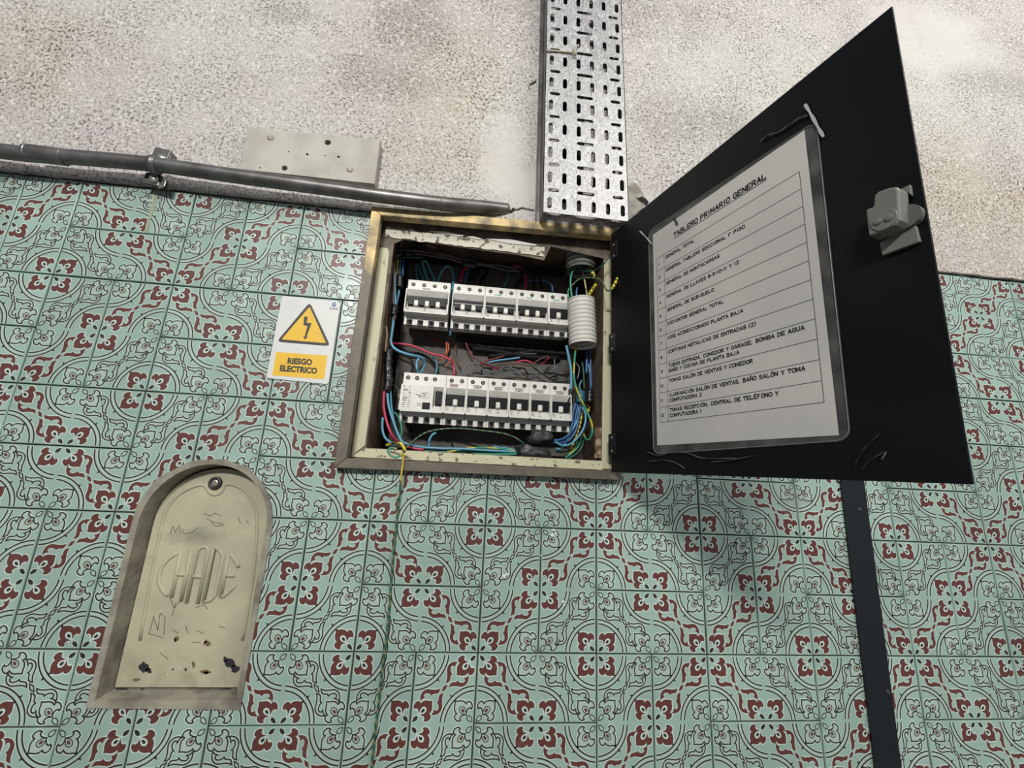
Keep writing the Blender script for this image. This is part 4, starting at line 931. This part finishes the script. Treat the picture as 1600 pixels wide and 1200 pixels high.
        for c in xe: s.box(c-.002, c+.0012, YS-.0001, YS+.0002, ztop-.0132, ztop-.0128)
        s.obj('print', GREYLINE, T)
    if marks == 'green':
        for q in range(3):
            s = MB(); xx = x0+(x1-x0)*.36-.003; pts = [(xx+k*.00105, ztop-.0134-q*.0026+(.0011 if k % 2 else -.0006)*rnd.uniform(.4, 1.2)) for k in range(11)]
            s.strip(pts, .0009, YS-.00025); s.obj('green_handwriting', mat('green_ink', (.03, .38, .24), .6), T)
    if marks == 'tag' or marks == 'pink':
        xx = (x0+x1)/2+(-.004 if marks == 'pink' else 0); hw = .0062
        s = MB(); s.box(xx-hw, xx+hw, YS-.0004, YS-.0001, ztop-.0190, ztop-.0130); s.obj('sticker', mat('pink_sticker', (.30, .22, .21), .6) if marks == 'pink' else GREYLINE, T)
        if marks == 'tag':
            s = MB()
            for q in range(3):
                cx_ = xx-.0040+q*.0040; hh = rnd.uniform(.0013, .0019)
                s.strip([(cx_-.0012, ztop-.016-hh), (cx_-.0012, ztop-.016+hh), (cx_+.0012, ztop-.016+hh), (cx_+.0012, ztop-.016-hh)], .0007, YS-.0006, 0, rnd.random() < .6)
            s.obj('sticker_print', PLASTIC_W, T)
    if kind == 'rcd':
        xa = x1-.0165; t_ = MB(); t_.box(xa+.0028, xa+.0125, YN+.0015, YN+.0077, by-.001, ty+.004); t_.obj('toggle', TOGGLE, T, bevel=.0006)
        t_ = MB(); t_.box(xa-.0150, xa-.0035, YN-.0018, YN-.0007, nb_+.0045, nb_+.0145); t_.obj('test_button', TOGGLE, T, bevel=.0004)
        s = MB()
        for q in range(11):
            zz = nt_-.004-q*.0031
            for xx, L in ((x0+.0035, rnd.uniform(.002, .0075)), (x0+.0120, rnd.uniform(0, .0040))):
                if L > .001: s.box(xx, xx+L, YN-.0010, YN-.0007, zz, zz+rnd.choice((.0006, .0014)))
        for q in range(4): s.box(xa-.0048, xa-.0038, YN-.0010, YN-.0007, nt_-.010-q*.0032, nt_-.010-q*.0032+.0008)
        s.strip([(xa-.020, nt_-.014), (xa-.020, nt_-.020), (xa-.008, nt_-.020), (xa-.008, nt_-.012), (xa-.016, nt_-.012)], .0005, YN-.0011)
        s.strip([(xa-.026, nt_-.015), (xa-.020, nt_-.017), (xa-.012, nt_-.017), (xa-.012, nt_-.014), (xa-.018, nt_-.013)], .0009, YN-.0011)
        for q in range(3): s.box(xa-.023, xa-.0165, YN-.0010, YN-.0007, nb_+.0125-q*.0018, nb_+.0130-q*.0018)
        s.obj('print', GREYLINE, T)
        s = MB(); s.lathe((x0+.0285, YS, ztop-.0178), (0, -1, 0), [(0, .0024), (.0004, .0023)], 12); s.obj('seal_screw', SCREW, T)
        s = MB()
        for k in range(4): s.lathe((x0+.0070+k*.0168, YS, zb_+.0075), (0, -1, 0), [(0, .0032), (.0003, .0032)], 14)
        s.obj('lower_screw_well', HOLE, T)
    return T
def X_at(px, py, y=YS): return A(px, py, y).x
G1 = 'wide circuit breakers in the upper row'; ZT1 = (A(638, 438, YS).z+A(888, 458.5, YS).z)/2
xa = X_at(638, 440); m4 = (X_at(704.5, 446)-xa)/4
breaker(xa, m4, 4, ZT1, 'circuit_breaker', 'white four-pole breaker with pink sticker at the end of the upper row', G1, marks='pink', seed=1+1)
xb = X_at(709, 446); m3 = (X_at(887.5, 458)-xb)/11
breaker(xb, m3, 3, ZT1, 'circuit_breaker', 'white three-pole breaker without handwriting, next to the four-pole one', G1, seed=3)
breaker(xb+3*m3, m3, 3, ZT1, 'circuit_breaker', 'white three-pole breaker with green handwriting, middle of the upper row', G1, 'std', 'green', 5)
breaker(xb+6*m3, m3, 3, ZT1, 'circuit_breaker', 'green-marked three-pole breaker touching the narrow two-pole breaker', G1, 'std', 'green', 8)
breaker(xb+9*m3, m3, 2, ZT1, 'circuit_breaker', 'narrow green-marked two-pole breaker beside the white spiral sleeve', G1, 'std', 'green', 10)
ZT2 = (A(631, 583, YS).z+A(890, 599, YS).z)/2
G2 = 'two-pole breakers in the lower row'; xr = X_at(631.3, 583); m2 = (X_at(890, 599)+.0006-xr)/16
breaker(xr, m2, 4, ZT2, 'residual_current_breaker', 'wide white residual current breaker with a black test button, lower row', None, 'rcd', None, 12)
ords = ['touching the wide residual current breaker', 'second from the residual current breaker', 'third from the residual current breaker', 'fourth from the residual current breaker', 'second last before the taped wires', 'last before the taped wires']
for k in range(6): breaker(xr+(4+2*k)*m2, m2, 2, ZT2, 'circuit_breaker', 'small two-pole breaker in the lower row, '+ords[k], G2, 'std', 'pink' if k == 0 else 'tag', 20+k)

# ------------------------------------------------------------------ corrugated tubes
CG = mat('grey_corrugated', (.17, .165, .15), .6, col2=(.12, .115, .105), scale=60)
mb = MB(); c = A(908, 400, .040); prof = []; Lr = .0100; k = 0
z0_, z1_ = .4045, .4540; nz = 5
for q in range(nz*6+1):
    t = q/6; prof.append((z0_+(z1_-z0_)*q/(nz*6), .0225+.0026*math.cos(2*math.pi*t)))
mb.lathe((c.x, .040, 0), (.0, .0, 1), prof, 32, 0, False); prof2 = [(p[0], p[1]-.002) for p in prof]
mb.lathe((c.x, .040, 0), (0, 0, 1), prof2, 32, 0, False)
g_ = mb.obj('corrugated_conduit', CG, None, smooth=True); tag(g_, 'large grey corrugated conduit entering the cabinet top corner', 'conduit')
CWm = mat('white_spiral', (.60, .59, .55), .5)
mb = MB(); yc = .040; a = A(908, 470, yc); b = A(911, 540, yc); prof = []; nr = 11
r_ = (A(930, 505, yc).x-A(888, 505, yc).x)/2
for q in range(nr*6+1): t = q/6; prof.append(((b-a).length*q/(nr*6), r_-.0016+.0022*abs(math.cos(math.pi*t))**.6))
mb.lathe(a, (b-a), prof, 28, 0, False); mb.lathe(a, (b-a), [(p[0], p[1]-.0018) for p in prof], 28, 0, False)
tag(mb.obj('spiral_sleeve', CWm, None, smooth=True), 'white ribbed plastic sleeve holding wires beside the upper breakers', 'cable sleeve')

# ------------------------------------------------------------------ wires
def wire(color, pts, y, wpx, label, group=None, name=None):
    """pts: pixels of a close-up already turned to photo pixels; y: depth or list of depths"""
    n = len(pts); ys = y if isinstance(y, (list, tuple)) else [y]*n
    P = [A(p[0], p[1], ys[i] if i < len(ys) else ys[-1]) for i, p in enumerate(pts)]
    mid = pts[n//2]; r = (A(mid[0]+wpx/2, mid[1], ys[min(n//2, len(ys)-1)])-A(mid[0]-wpx/2, mid[1], ys[min(n//2, len(ys)-1)])).length/2
    mb = MB(); mb.tube(catmull(P, 6), r, 8); o = mb.obj(name or 'wire', WM[color], None, smooth=True)
    return tag(o, label, 'wire', group)
def z1(*q): return [(580+q[i]/4, 340+q[i+1]/4) for i in range(0, len(q), 2)]
def z2(*q): return [(580+q[i]/4, 540+q[i+1]/4) for i in range(0, len(q), 2)]
def z3(*q): return [(820+q[i]/6.667, 320+q[i+1]/6.667) for i in range(0, len(q), 2)]
def zt(*q): return [(600+q[i]/13.333, 360+q[i+1]/13.333) for i in range(0, len(q), 2)]
def zu(*q): return [(700+q[i]/13.333, 370+q[i+1]/13.333) for i in range(0, len(q), 2)]
def zm(*q): return [(700+q[i]/8, 520+q[i+1]/8) for i in range(0, len(q), 2)]
def zl(*q): return [(590+q[i]/12.3077, 510+q[i+1]/12.3077) for i in range(0, len(q), 2)]
def zr(*q): return [(870+q[i]/6.667, 540+q[i+1]/6.667) for i in range(0, len(q), 2)]
# left side
wire('blue', z1(148, 340, 146, 450, 150, 550)+zl(290, 0, 262, 200, 255, 300, 300, 400, 420, 480, 600, 540, 760, 575, 860, 610, 905, 700, 880, 800, 820, 890), [.05]*9+[.06, .07, .08, .085, .088], 4.6, 'thick light blue wire running down the left of the upper breakers')
wire('blue', zl(800, 600, 750, 700, 750, 790, 780, 900), .09, 3.8, 'short light blue wire loop above the residual current breaker')
wire('red', zl(230, 320, 420, 335, 620, 360, 760, 410, 900, 470, 1050, 530, 1240, 570, 1400, 650, 1460, 750, 1470, 940), [.085]*8+[.09], 4.0, 'red wire curving over the residual current breaker')
wire('black', zl(250, 380, 330, 480, 470, 545, 590, 600, 670, 690, 680, 780, 650, 900), .095, 3.2, 'black wire curving down behind the light blue wire, lower left terminals', 'black wires above the lower row')
wire('black', zl(400, 420, 600, 500, 780, 520, 950, 590, 1080, 700, 1130, 800, 1110, 920), .098, 4.4, 'black wire arching between the light blue and red wires', 'black wires above the lower row')
wire('teal', zl(1060, 590, 1120, 650, 1140, 780, 1110, 930), .096, 3.2, 'dark teal wire dropping beside the red wire')
wire('cream', zl(165, 0, 175, 180, 160, 320, 148, 490), .045, 3.2, 'dusty yellow wire along the inner left wall')
wire('green', zl(200, 420, 222, 500, 238, 600), .05, 2.4, 'short green wire end beside the dusty yellow wire')
wire('brown', zt(360, 500, 270, 540, 230, 610, 215, 750, 205, 950, 200, 1200)+z1(135, 520, 150, 640), .048, 3.6, 'brown wire bending down the upper left corner')
wire('yellow', zt(285, 600, 275, 750, 270, 930), .056, 3.2, 'short yellow wire in the upper left bundle'); wire('teal', zt(335, 610, 330, 780, 330, 945), .058, 3.2, 'teal wire in the upper left bundle'); wire('dblue', zt(405, 610, 395, 780, 390, 945), .060, 3.6, 'dark blue wire in the upper left bundle')
wire('blue', z1(175, 410, 172, 470, 150, 580), .062, 3.6, 'blue wire behind the tape in the upper left bundle')
# corner loops at top left
wire('cream', zt(360, 320, 365, 240, 410, 185, 490, 172, 600, 205), .060, 3.4, 'pale yellow wire loop at the top left corner')
wire('teal', zt(420, 330, 430, 270, 480, 238, 600, 262), .062, 2.8, 'teal wire loop inside the yellow loop'); wire('grey', zt(470, 355, 500, 320, 560, 315, 600, 340), .064, 2.8, 'grey blue wire loop inside the teal loop')
wire('cream', zt(870, 290, 980, 325, 1100, 370), .066, 2.6, 'pale yellow wire leaving the taped corner bundle'); wire('grey', zt(850, 385, 950, 425, 1050, 460), .066, 2.2, 'grey blue wire leaving the taped corner bundle'); wire('brown', zt(1100, 375, 1250, 425, 1480, 510), .068, 2.4, 'brown wire running on from the taped corner bundle')
# main black harness
wire('harness', zt(175, 470, 240, 420, 380, 405, 600, 412, 850, 445, 1150, 480, 1400, 530, 1600, 590)+zu(250, 440, 500, 510, 750, 570, 1000, 590, 1250, 625, 1450, 680), [.052]*4+[.058]*5+[.064], 4.4, 'upper of two thick black wires across the top of the cabinet', 'thick black harness wires')
wire('harness', zt(600, 450, 900, 500, 1200, 520, 1400, 555, 1600, 640)+zu(300, 500, 600, 570, 900, 620, 1200, 690, 1500, 720), .066, 4.4, 'lower of two thick black wires across the top of the cabinet', 'thick black harness wires')
wire('brown', zt(610, 488, 850, 505, 1100, 550, 1350, 590, 1480, 630, 1600, 670)+zu(150, 495, 310, 545), .060, 3.2, 'pinkish brown wire below the thick black harness')
wire('dgreen', zt(330, 560, 600, 560, 800, 560), .07, 3.6, 'dark green wire under the black harness')
# upper row feeders
wire('teal', zt(700, 1040, 670, 850, 665, 740, 690, 710, 730, 790, 770, 900, 820, 1040), .096, 4.2, 'teal blue wire loop over the four-pole breaker, shortest')
wire('teal', zt(920, 1050, 850, 850, 800, 680, 840, 630, 900, 680, 980, 860, 1070, 1050), [.096, .09, .086, .086, .088, .092, .096], 5.0, 'teal blue wire loop over the four-pole breaker, tallest')
wire('teal', zt(1120, 1060, 1170, 930, 1250, 790, 1330, 745, 1400, 800, 1440, 920, 1445, 1080, 1430, 1200)+[(707, 470), (705.5, 500), (703, 525)], [.096, .09, .086, .084, .084, .084, .084, .082, .080, .080, .082], 4.4, 'grey teal wire looping down the gap beside the four-pole breaker')
wire('red', zu(400, 620, 330, 690, 290, 790, 260, 940), .090, 4.4, 'short red wire entering the second breaker'); wire('dblue', zu(450, 650, 400, 760, 350, 950), .090, 4.4, 'dark blue wire entering the second breaker')
for k, q in enumerate(([520, 620, 490, 780, 450, 960], [620, 640, 570, 780, 520, 970], [600, 620, 560, 700, 600, 800, 680, 620], [820, 760, 740, 820, 690, 900, 660, 990], [1110, 700, 980, 680, 860, 690, 780, 800, 740, 900], [1450, 690, 1530, 760, 1530, 860, 1440, 960, 1400, 1060])):
    wire('black', zu(*q), .088, 3.8, ['first', 'second', 'third, slightly bowed', 'fourth', 'fifth, widely arched', 'last'][k]+' black wire from the left dropping from the harness into the upper breakers', 'black wires dropping into the upper breakers')
wire('teal', zu(1210, 650, 1270, 720, 1250, 850, 1170, 1030), .088, 3.0, 'grey teal wire curving into the middle upper breaker')
wire('red', zu(1330, 625, 1430, 615, 1530, 660)+z1(965, 375, 966, 410, 960, 450), .084, 4.2, 'red wire looping into the fourth upper breaker')
wire('dblue', zu(1500, 970, 1530, 1040, 1545, 1090), .095, 3.4, 'short indigo wire entering the fourth upper breaker')
for q in ([860, 328, 960, 328, 1000, 345, 1018, 380, 1016, 450], [865, 350, 960, 347, 1030, 352, 1055, 390, 1066, 455], [900, 340, 945, 350, 940, 400, 915, 435]):
    arc_n = globals().get('arc_n', -1)+1
    wire('black', z1(*q), .082, 3.4, ['highest', 'widest', 'shortest'][arc_n]+' of three black wires arching over the right end of the upper row', 'black wires arching over the upper row end')
wire('dblue', z1(980, 392, 1060, 392, 1110, 405, 1130, 430, 1134, 465), .09, 3.2, 'blue wire arching into the narrow upper breaker')
# between rows
wire('orange', zl(1320, 300, 1330, 420, 1300, 550), .095, 2.6, 'orange wire hanging under the four-pole breaker'); wire('orange', zl(1345, 300, 1370, 400, 1340, 500, 1280, 600, 1150, 665), .098, 2.4, 'orange wire bending away under the red wire'); wire('orange', zl(1420, 560, 1380, 700, 1300, 775), .1, 1.8, 'thin orange wire end below the red wire')
wire('brown', zl(1490, 380, 1495, 500, 1530, 680, 1600, 800), .1, 2.6, 'brown wire bending down between the two rows'); wire('dred', zl(950, 330, 1050, 260, 1200, 270, 1300, 330), .108, 3, 'dark red wire loop behind the orange wires')
wire('dred', zm(220, 120, 260, 220, 330, 320), .09, 2.6, 'dark red wire coming down between the rows')
wire('grey', zm(170, 520, 210, 430, 270, 385, 350, 385, 450, 430), .085, 2.6, 'grey wire arching up from the first small breakers'); wire('grey', zm(240, 430, 250, 480, 310, 545), .088, 2.0, 'thin grey wire beside the grey arch')
wire('brown', zm(330, 315, 420, 360, 560, 410, 640, 430, 720, 395, 850, 385, 980, 405, 1060, 390, 1150, 330, 1250, 290), .075, 2.6, 'taupe wire snaking across the gap between rows')
wire('blue', zm(500, 375, 600, 350, 750, 330, 900, 310), .082, 3.0, 'pale blue wire crossing the gap between rows'); wire('grey', zm(900, 250, 1000, 262, 1110, 262), .08, 1.4, 'thin grey wire near the upper terminals')
wire('red', zm(840, 380, 900, 355, 980, 350, 1060, 380), .078, 3.0, 'bright red wire hump between the rows'); wire('red', zm(400, 385, 470, 400, 560, 430, 640, 465), .080, 2.8, 'red wire lying under the taupe wire'); wire('dred', zm(470, 350, 560, 330, 700, 290), .09, 2.4, 'dark red wire behind the pale blue one'); wire('dred', zm(1130, 390, 1200, 370, 1270, 300), .085, 3, 'dark red wire near the right end of the gap')
for q in ([420, 520, 430, 450, 500, 440, 560, 470], [580, 520, 620, 490, 700, 500, 760, 550], [680, 455, 760, 470, 850, 500, 930, 530], [800, 425, 880, 440, 950, 445, 990, 500, 1000, 550], [1060, 430, 1150, 490, 1250, 560, 1330, 600], [1200, 510, 1280, 500, 1380, 520, 1500, 555], [1280, 560, 1380, 530, 1510, 520], [1330, 330, 1330, 420, 1290, 500], [1000, 540, 1100, 540, 1160, 530], [1110, 440, 1180, 500, 1300, 520], [320, 530, 420, 535, 560, 545], [640, 440, 740, 430, 830, 460, 900, 480], [350, 400, 460, 470, 600, 500]):
    wire('black' if random.random() < .45 else 'grey', zm(*q), random.uniform(.078, .095), 2.2, 'thin dark wire tangled between the two breaker rows', 'thin dark wires tangled between the rows')
wire('grey', zm(1420, 380, 1370, 400, 1345, 470, 1380, 540, 1440, 610), .08, 2.4, 'grey blue wire loop at the right end of the gap')
for q in ([100, 60, 400, 100, 800, 140, 1300, 190, 1450, 180], [200, 130, 500, 180, 900, 210, 1300, 250, 1480, 260], [300, 200, 600, 230, 1000, 300, 1400, 320], [500, 300, 800, 270, 1100, 230, 1450, 240]):
    und_n = globals().get('und_n', -1)+1
    wire('black', zm(*q), .1, 9, ['highest', 'second', 'third', 'lowest'][und_n]+' of four thick black wires in shadow under the upper terminals', 'thick black wires under the upper terminals')
# right side
wire('blue', zr(100, 0, 120, 100, 145, 230, 150, 350, 148, 460), .05, 4.2, 'light blue wire down the right end of the rows')
wire('gy', zr(200, 0, 185, 150, 178, 300, 200, 430, 250, 560, 310, 680, 360, 800, 370, 900, 340, 975, 300, 970, 275, 910), [.045]*6+[.04, .035, .04, .05, .06], 3.4, 'green and yellow wire looping down the right side')
wire('dblue', zr(320, 20, 312, 150, 308, 290), .06, 4.2, 'bright blue wire near the right wall, thickest'); wire('dblue', zr(348, 0, 352, 200, 358, 460), .06, 3.2, 'long straight blue wire nearest the right wall'); wire('blue', zr(330, 190, 345, 300, 350, 460), .062, 2.6, 'light blue wire beside the long straight one')
wire('dgreen', zr(265, 170, 280, 300, 285, 460), .06, 2.6, 'olive green wire near the right wall'); wire('grey', zr(200, 180, 235, 240, 215, 350), .065, 2.4, 'grey wire curling behind the green one'); wire('teal', zr(260, 360, 235, 420, 250, 480), .06, 3, 'short teal wire curl above the blue tape')
for q, cc in (([200, 600, 170, 700, 160, 820, 120, 930, 40, 980, -30, 985], 'dblue'), ([220, 600, 200, 720, 175, 850, 110, 960, 20, 1010], 'dblue'), ([245, 620, 230, 750, 200, 880, 120, 990, 0, 1010, -40, 1010], 'dblue'), ([265, 640, 300, 720, 290, 830, 240, 930, 150, 1020, 60, 1040, -20, 1000], 'blue'), ([230, 640, 220, 760, 150, 900, 60, 1060, -10, 1075], 'blue')):
    fan_n = globals().get('fan_n', -1)+1
    wire(cc, zr(*q), random.uniform(.045, .06), 3.6, ['dark blue wire of the fan, innermost', 'second dark blue wire of the fan from the inside', 'third dark blue wire of the fan from the inside', 'light blue wire of the fan, outermost and thickest', 'blue wire of the fan, lowest at its end'][fan_n]+', below the blue tape', 'blue wires fanning below the blue tape')
for q, cc in (([260, 960, 230, 1040, 170, 1110, 90, 1170], 'green'), ([280, 980, 260, 1060, 200, 1130, 120, 1180], 'dgreen'), ([220, 1000, 180, 1080, 120, 1140], 'gy'), ([-10, 1100, 60, 1110, 140, 1090], 'dgreen')):
    low_n = globals().get('low_n', -1)+1
    wire(cc, zr(*q), .065, 3.0, ['bright green wire sweeping', 'dark green wire sweeping furthest out', 'green and yellow wire sweeping', 'short dark green wire lying flat'][low_n]+' through the bottom right corner', 'green wires in the bottom right corner')
wire('splice', zr(265, 700, 240, 830, 195, 960, 150, 1080), .06, 3.4, 'yellow and black striped wire among the blue fan'); wire('splice', zr(330, 640, 335, 690), .045, 5, 'small yellow striped sleeve beside the blue tape', name='wire_sleeve')
# top right greens
wire('green', z3(500, 985, 482, 900, 478, 760, 520, 660, 600, 618, 690, 632), .035, 2.8, 'green wire loop rising from the white sleeve'); wire('gy', z3(560, 640, 590, 590, 640, 575, 700, 642), .03, 2.2, 'small green and yellow loop below the grey conduit')
wire('splice', z3(695, 640, 705, 700, 725, 760), .03, 5.5, 'yellow striped sleeve joining the green loops', name='wire_sleeve'); wire('splice', z3(740, 830, 700, 890, 670, 940), .03, 5.5, 'yellow striped sleeve against the cabinet edge', name='wire_sleeve'); wire('splice', z3(970, 765, 940, 820, 908, 880), -.03, 5.0, 'yellow striped sleeve hanging in front of the black door', name='wire_sleeve')
wire('brown', z3(975, 765, 1000, 720, 1025, 670), -.03, 3.0, 'frayed dark wire end above the hanging striped sleeve'); wire('brown', z3(960, 680, 1000, 660, 1040, 680), -.03, 1.8, 'splayed tip of the frayed wire end')
wire('gyd', z3(490, 840, 560, 780, 650, 760, 760, 770, 805, 800, 830, 850, 860, 895, 910, 885), [.035, .03, .02, .0, -.012, -.02, -.026, -.03], 2.4, 'dark green wire reaching out over the cabinet edge'); wire('dgreen', z3(570, 650, 620, 690, 730, 680, 820, 620, 880, 540), [.03, .03, .01, -.012, -.016], 2.2, 'dark green wire reaching to the top hinge')
wire('cream', z3(605, 700, 630, 830, 650, 950), .045, 2.6, 'pale yellow wire above the white sleeve'); wire('dblue', z3(545, 860, 538, 920, 540, 985), .045, 3.0, 'blue wire above the white sleeve'); wire('green', z3(480, 850, 450, 900, 460, 960, 500, 990), .048, 2.4, 'green wire bending beside the narrow breaker'); wire('green', z3(600, 985, 650, 940, 690, 890), .035, 2.4, 'short green wire at the sleeve mouth')
# bottom
wire('blue', z2(100, 290, 110, 380, 140, 480, 180, 580, 210, 610, 300, 632, 420, 642, 560, 645, 720, 655, 920, 665), [.05]*5+[.055], 4.2, 'light blue wire running along the cabinet bottom'); wire('blue', z2(72, 450, 70, 520, 90, 580, 150, 625), .045, 4.0, 'light blue wire curving at the lower left corner')
wire('red', z2(80, 285, 78, 380, 95, 470, 130, 560, 180, 610, 260, 640, 330, 650), [.045]*4+[.055], 4.6, 'red wire bending along the lower left corner')
wire('teal', z2(120, 285, 130, 400, 155, 520, 190, 590), .052, 3.4, 'dotted teal wire beside the red one'); wire('green', z2(130, 415, 160, 430, 185, 490, 190, 550, 165, 595), .06, 3.0, 'green wire bulging beside the residual current breaker'); wire('dgreen', z2(135, 245, 160, 260, 185, 300), .07, 2.0, 'thin dark green wire left of the residual current breaker')
wire('blue', z2(362, 630, 362, 595, 380, 560, 405, 545), .07, 4.0, 'short blue wire rising from the cabinet bottom')
wire('gyd', z2(215, 645, 270, 590, 340, 545, 440, 522, 560, 518, 700, 532, 820, 548, 900, 575, 955, 612), .045, 2.6, 'green yellow wire arching below the lower row')
wire('green', z2(300, 655, 450, 665, 620, 660, 780, 668, 915, 668), .06, 3.4, 'green wire along the cabinet bottom, brightest'); wire('gy', z2(460, 670, 560, 650, 640, 638, 760, 640, 920, 660), .055, 3.0, 'yellow green wire humped along the cabinet bottom'); wire('green', z2(560, 690, 640, 678, 760, 680, 920, 678), .05, 3.4, 'green wire nearest the bottom flange'); wire('blue', z2(760, 632, 840, 640, 920, 655), .06, 2.8, 'short blue wire entering the taped knot')
for q in ([500, 600, 520, 640, 600, 660], [540, 600, 620, 620, 700, 640], [260, 600, 240, 560, 250, 510]):
    bel_n = globals().get('bel_n', -1)+1
    wire('black', z2(*q), .09, 2.6, ['short bent black wire', 'longer flat black wire', 'small upright black wire loop'][bel_n]+' in the shadow below the lower row', 'black wires below the lower row')
# earth wire with its striped joint, hanging over the frame and down the tiles
wire('gy', z2(200, 650, 190, 680, 160, 698, 125, 690, 104, 660, 120, 640, 160, 645), [-.018]*7, 3.2, 'green yellow wire ring at the lower left corner'); wire('splice', z2(160, 612, 190, 615, 208, 650, 205, 668), -.020, 5.0, 'bright yellow striped sleeve at the lower left corner', name='wire_sleeve'); wire('splice', z2(95, 622, 130, 612, 170, 612), [-.004, -.012, -.02], 4.0, 'dull striped sleeve end behind the yellow one', name='wire_sleeve')
wire('yellow', z2(203, 662, 198, 740, 190, 790)+[(626.5, 752)], [-.020, -.0165, -.0165, -.014], 3.4, 'yellow wire hanging over the lower frame bar'); wire('gyd', [(626.5, 748), (624, 775), (620, 815), (615, 860), (611, 905), (608, 950), (603, 1000), (597, 1045), (591, 1100), (585, 1150), (579, 1215)], [-.014, -.006, -.0035], 3.6, 'green yellow wire hanging down across the tiles')
# tape wraps
def wrap(pts, y, wpx, label, m=TAPE, name='tape_wrap'):
    n = len(pts); P = [A(*p, y) for p in pts]; r = (A(pts[0][0]+wpx/2, pts[0][1], y)-A(pts[0][0]-wpx/2, pts[0][1], y)).length/2
    C_ = catmull(P, 5) if n > 2 else [P[0].lerp(P[1], k/8) for k in range(9)]
    mb = MB(); mb.tube(C_, [r*(1+.12*math.sin(i*2.1)) for i in range(len(C_))], 10); return tag(mb.obj(name, m, None, smooth=True), label, 'tape')
wrap(zt(620, 300, 850, 330), .063, 11, 'black tape around the top left corner bundle'); wrap(zt(440, 480, 600, 480), .058, 10, 'black tape joining the harness at its left bend'); wrap(zu(330, 570, 580, 600), .062, 8, 'black tape holding the harness above the second breaker')
wrap(z1(150, 548, 135, 615), .05, 11, 'black tape on the thick light blue wire'); wrap(zt(330, 950, 310, 1200), .058, 11, 'loose black tape on the upper left bundle')
wrap(z2(110, 20, 105, 120, 108, 220, 95, 290), .05, 13, 'long black tape wrap down the left wall'); wrap(zr(345, 470, 340, 600), .055, 13, 'black tape on the wires by the right wall'); wrap(zr(150, 460, 135, 620), .052, 8, 'black tape at the end of the lower row')
wrap(zr(250, 480, 245, 600), .052, 14, 'blue tape binding the fan of blue wires', mat('blue_tape', (.03, .12, .20), .4)); 
def lump(cx, cy, y, wx, wz, rot, label, seed, m):
    c = A(cx, cy, y); bm = bmesh.new(); bmesh.ops.create_icosphere(bm, subdivisions=4, radius=1)
    for v in bm.verts:
        p = v.co.copy(); k = 1+.35*noise.noise(p*1.3+Vector((seed, 0, 0)))+.13*noise.noise(p*4+Vector((0, seed, 0)))
        q = Vector((p.x*wx, p.y*min(wx, wz)*.8, p.z*wz))*k; v.co = Matrix.Rotation(rot, 3, 'Y') @ q+c
    me = bpy.data.meshes.new('tape_knot'); bm.to_mesh(me); bm.free(); me.materials.append(m); me.polygons.foreach_set('use_smooth', [True]*len(me.polygons))
    return tag(link('tape_knot', me), label, 'tape')
DBT = mat('dusty_black_tape', (.040, .039, .038), .4, bump=.5, bscale=150, col2=(.015, .015, .015), scale=90)
lump(833, 706, .048, .027, .0125, .06, 'grey black taped knot at the bottom of the cabinet', 3, DBT); lump(843, 683, .040, .019, .0115, -.1, 'upper lobe of the taped knot covering two terminals', 9, DBT)

# ------------------------------------------------------------------ black flat strip on the tiles
s_ = [A(1313.5, 745, -.004), A(1351, 745, -.004), A(1411, 1215, -.004), A(1370.5, 1215, -.004)]
dl = (s_[0]-s_[3]).normalized(); tb = [s_[0]+dl*.36, s_[1]+dl*.36, s_[2], s_[3]]
mb = MB(); mb.prism([(p.x, p.z) for p in tb], -.0042, -.0006)
strip = mb.obj('metal_strip', STRIPM, None, bevel=.0004); tag(strip, 'vertical black metal strip screwed over the tiles below the open door', 'metal strip')
for px, py in ((1343, 796), (1387, 1081)):
    c = A(px, py, -.0045); mb = MB(); mb.lathe((c.x, -.0042, c.z), (0, -1, 0), [(0, .0030), (.0012, .0026), (.0016, .001)], 12); mb.obj('screw', mat('dull_screw', (.10, .11, .11), .4, .7), strip)

# floor of the room, below the picture
mb = MB(); mb.box(-3, 3, -4, 0, -1.62, -1.60); fl_ = mb.obj('floor', mat('floor_terrazzo', (.30, .28, .25), .5, col2=(.22, .20, .18), scale=40), None); fl_['kind'] = 'structure'; fl_['label'] = 'speckled floor of the room below the tiled wall'
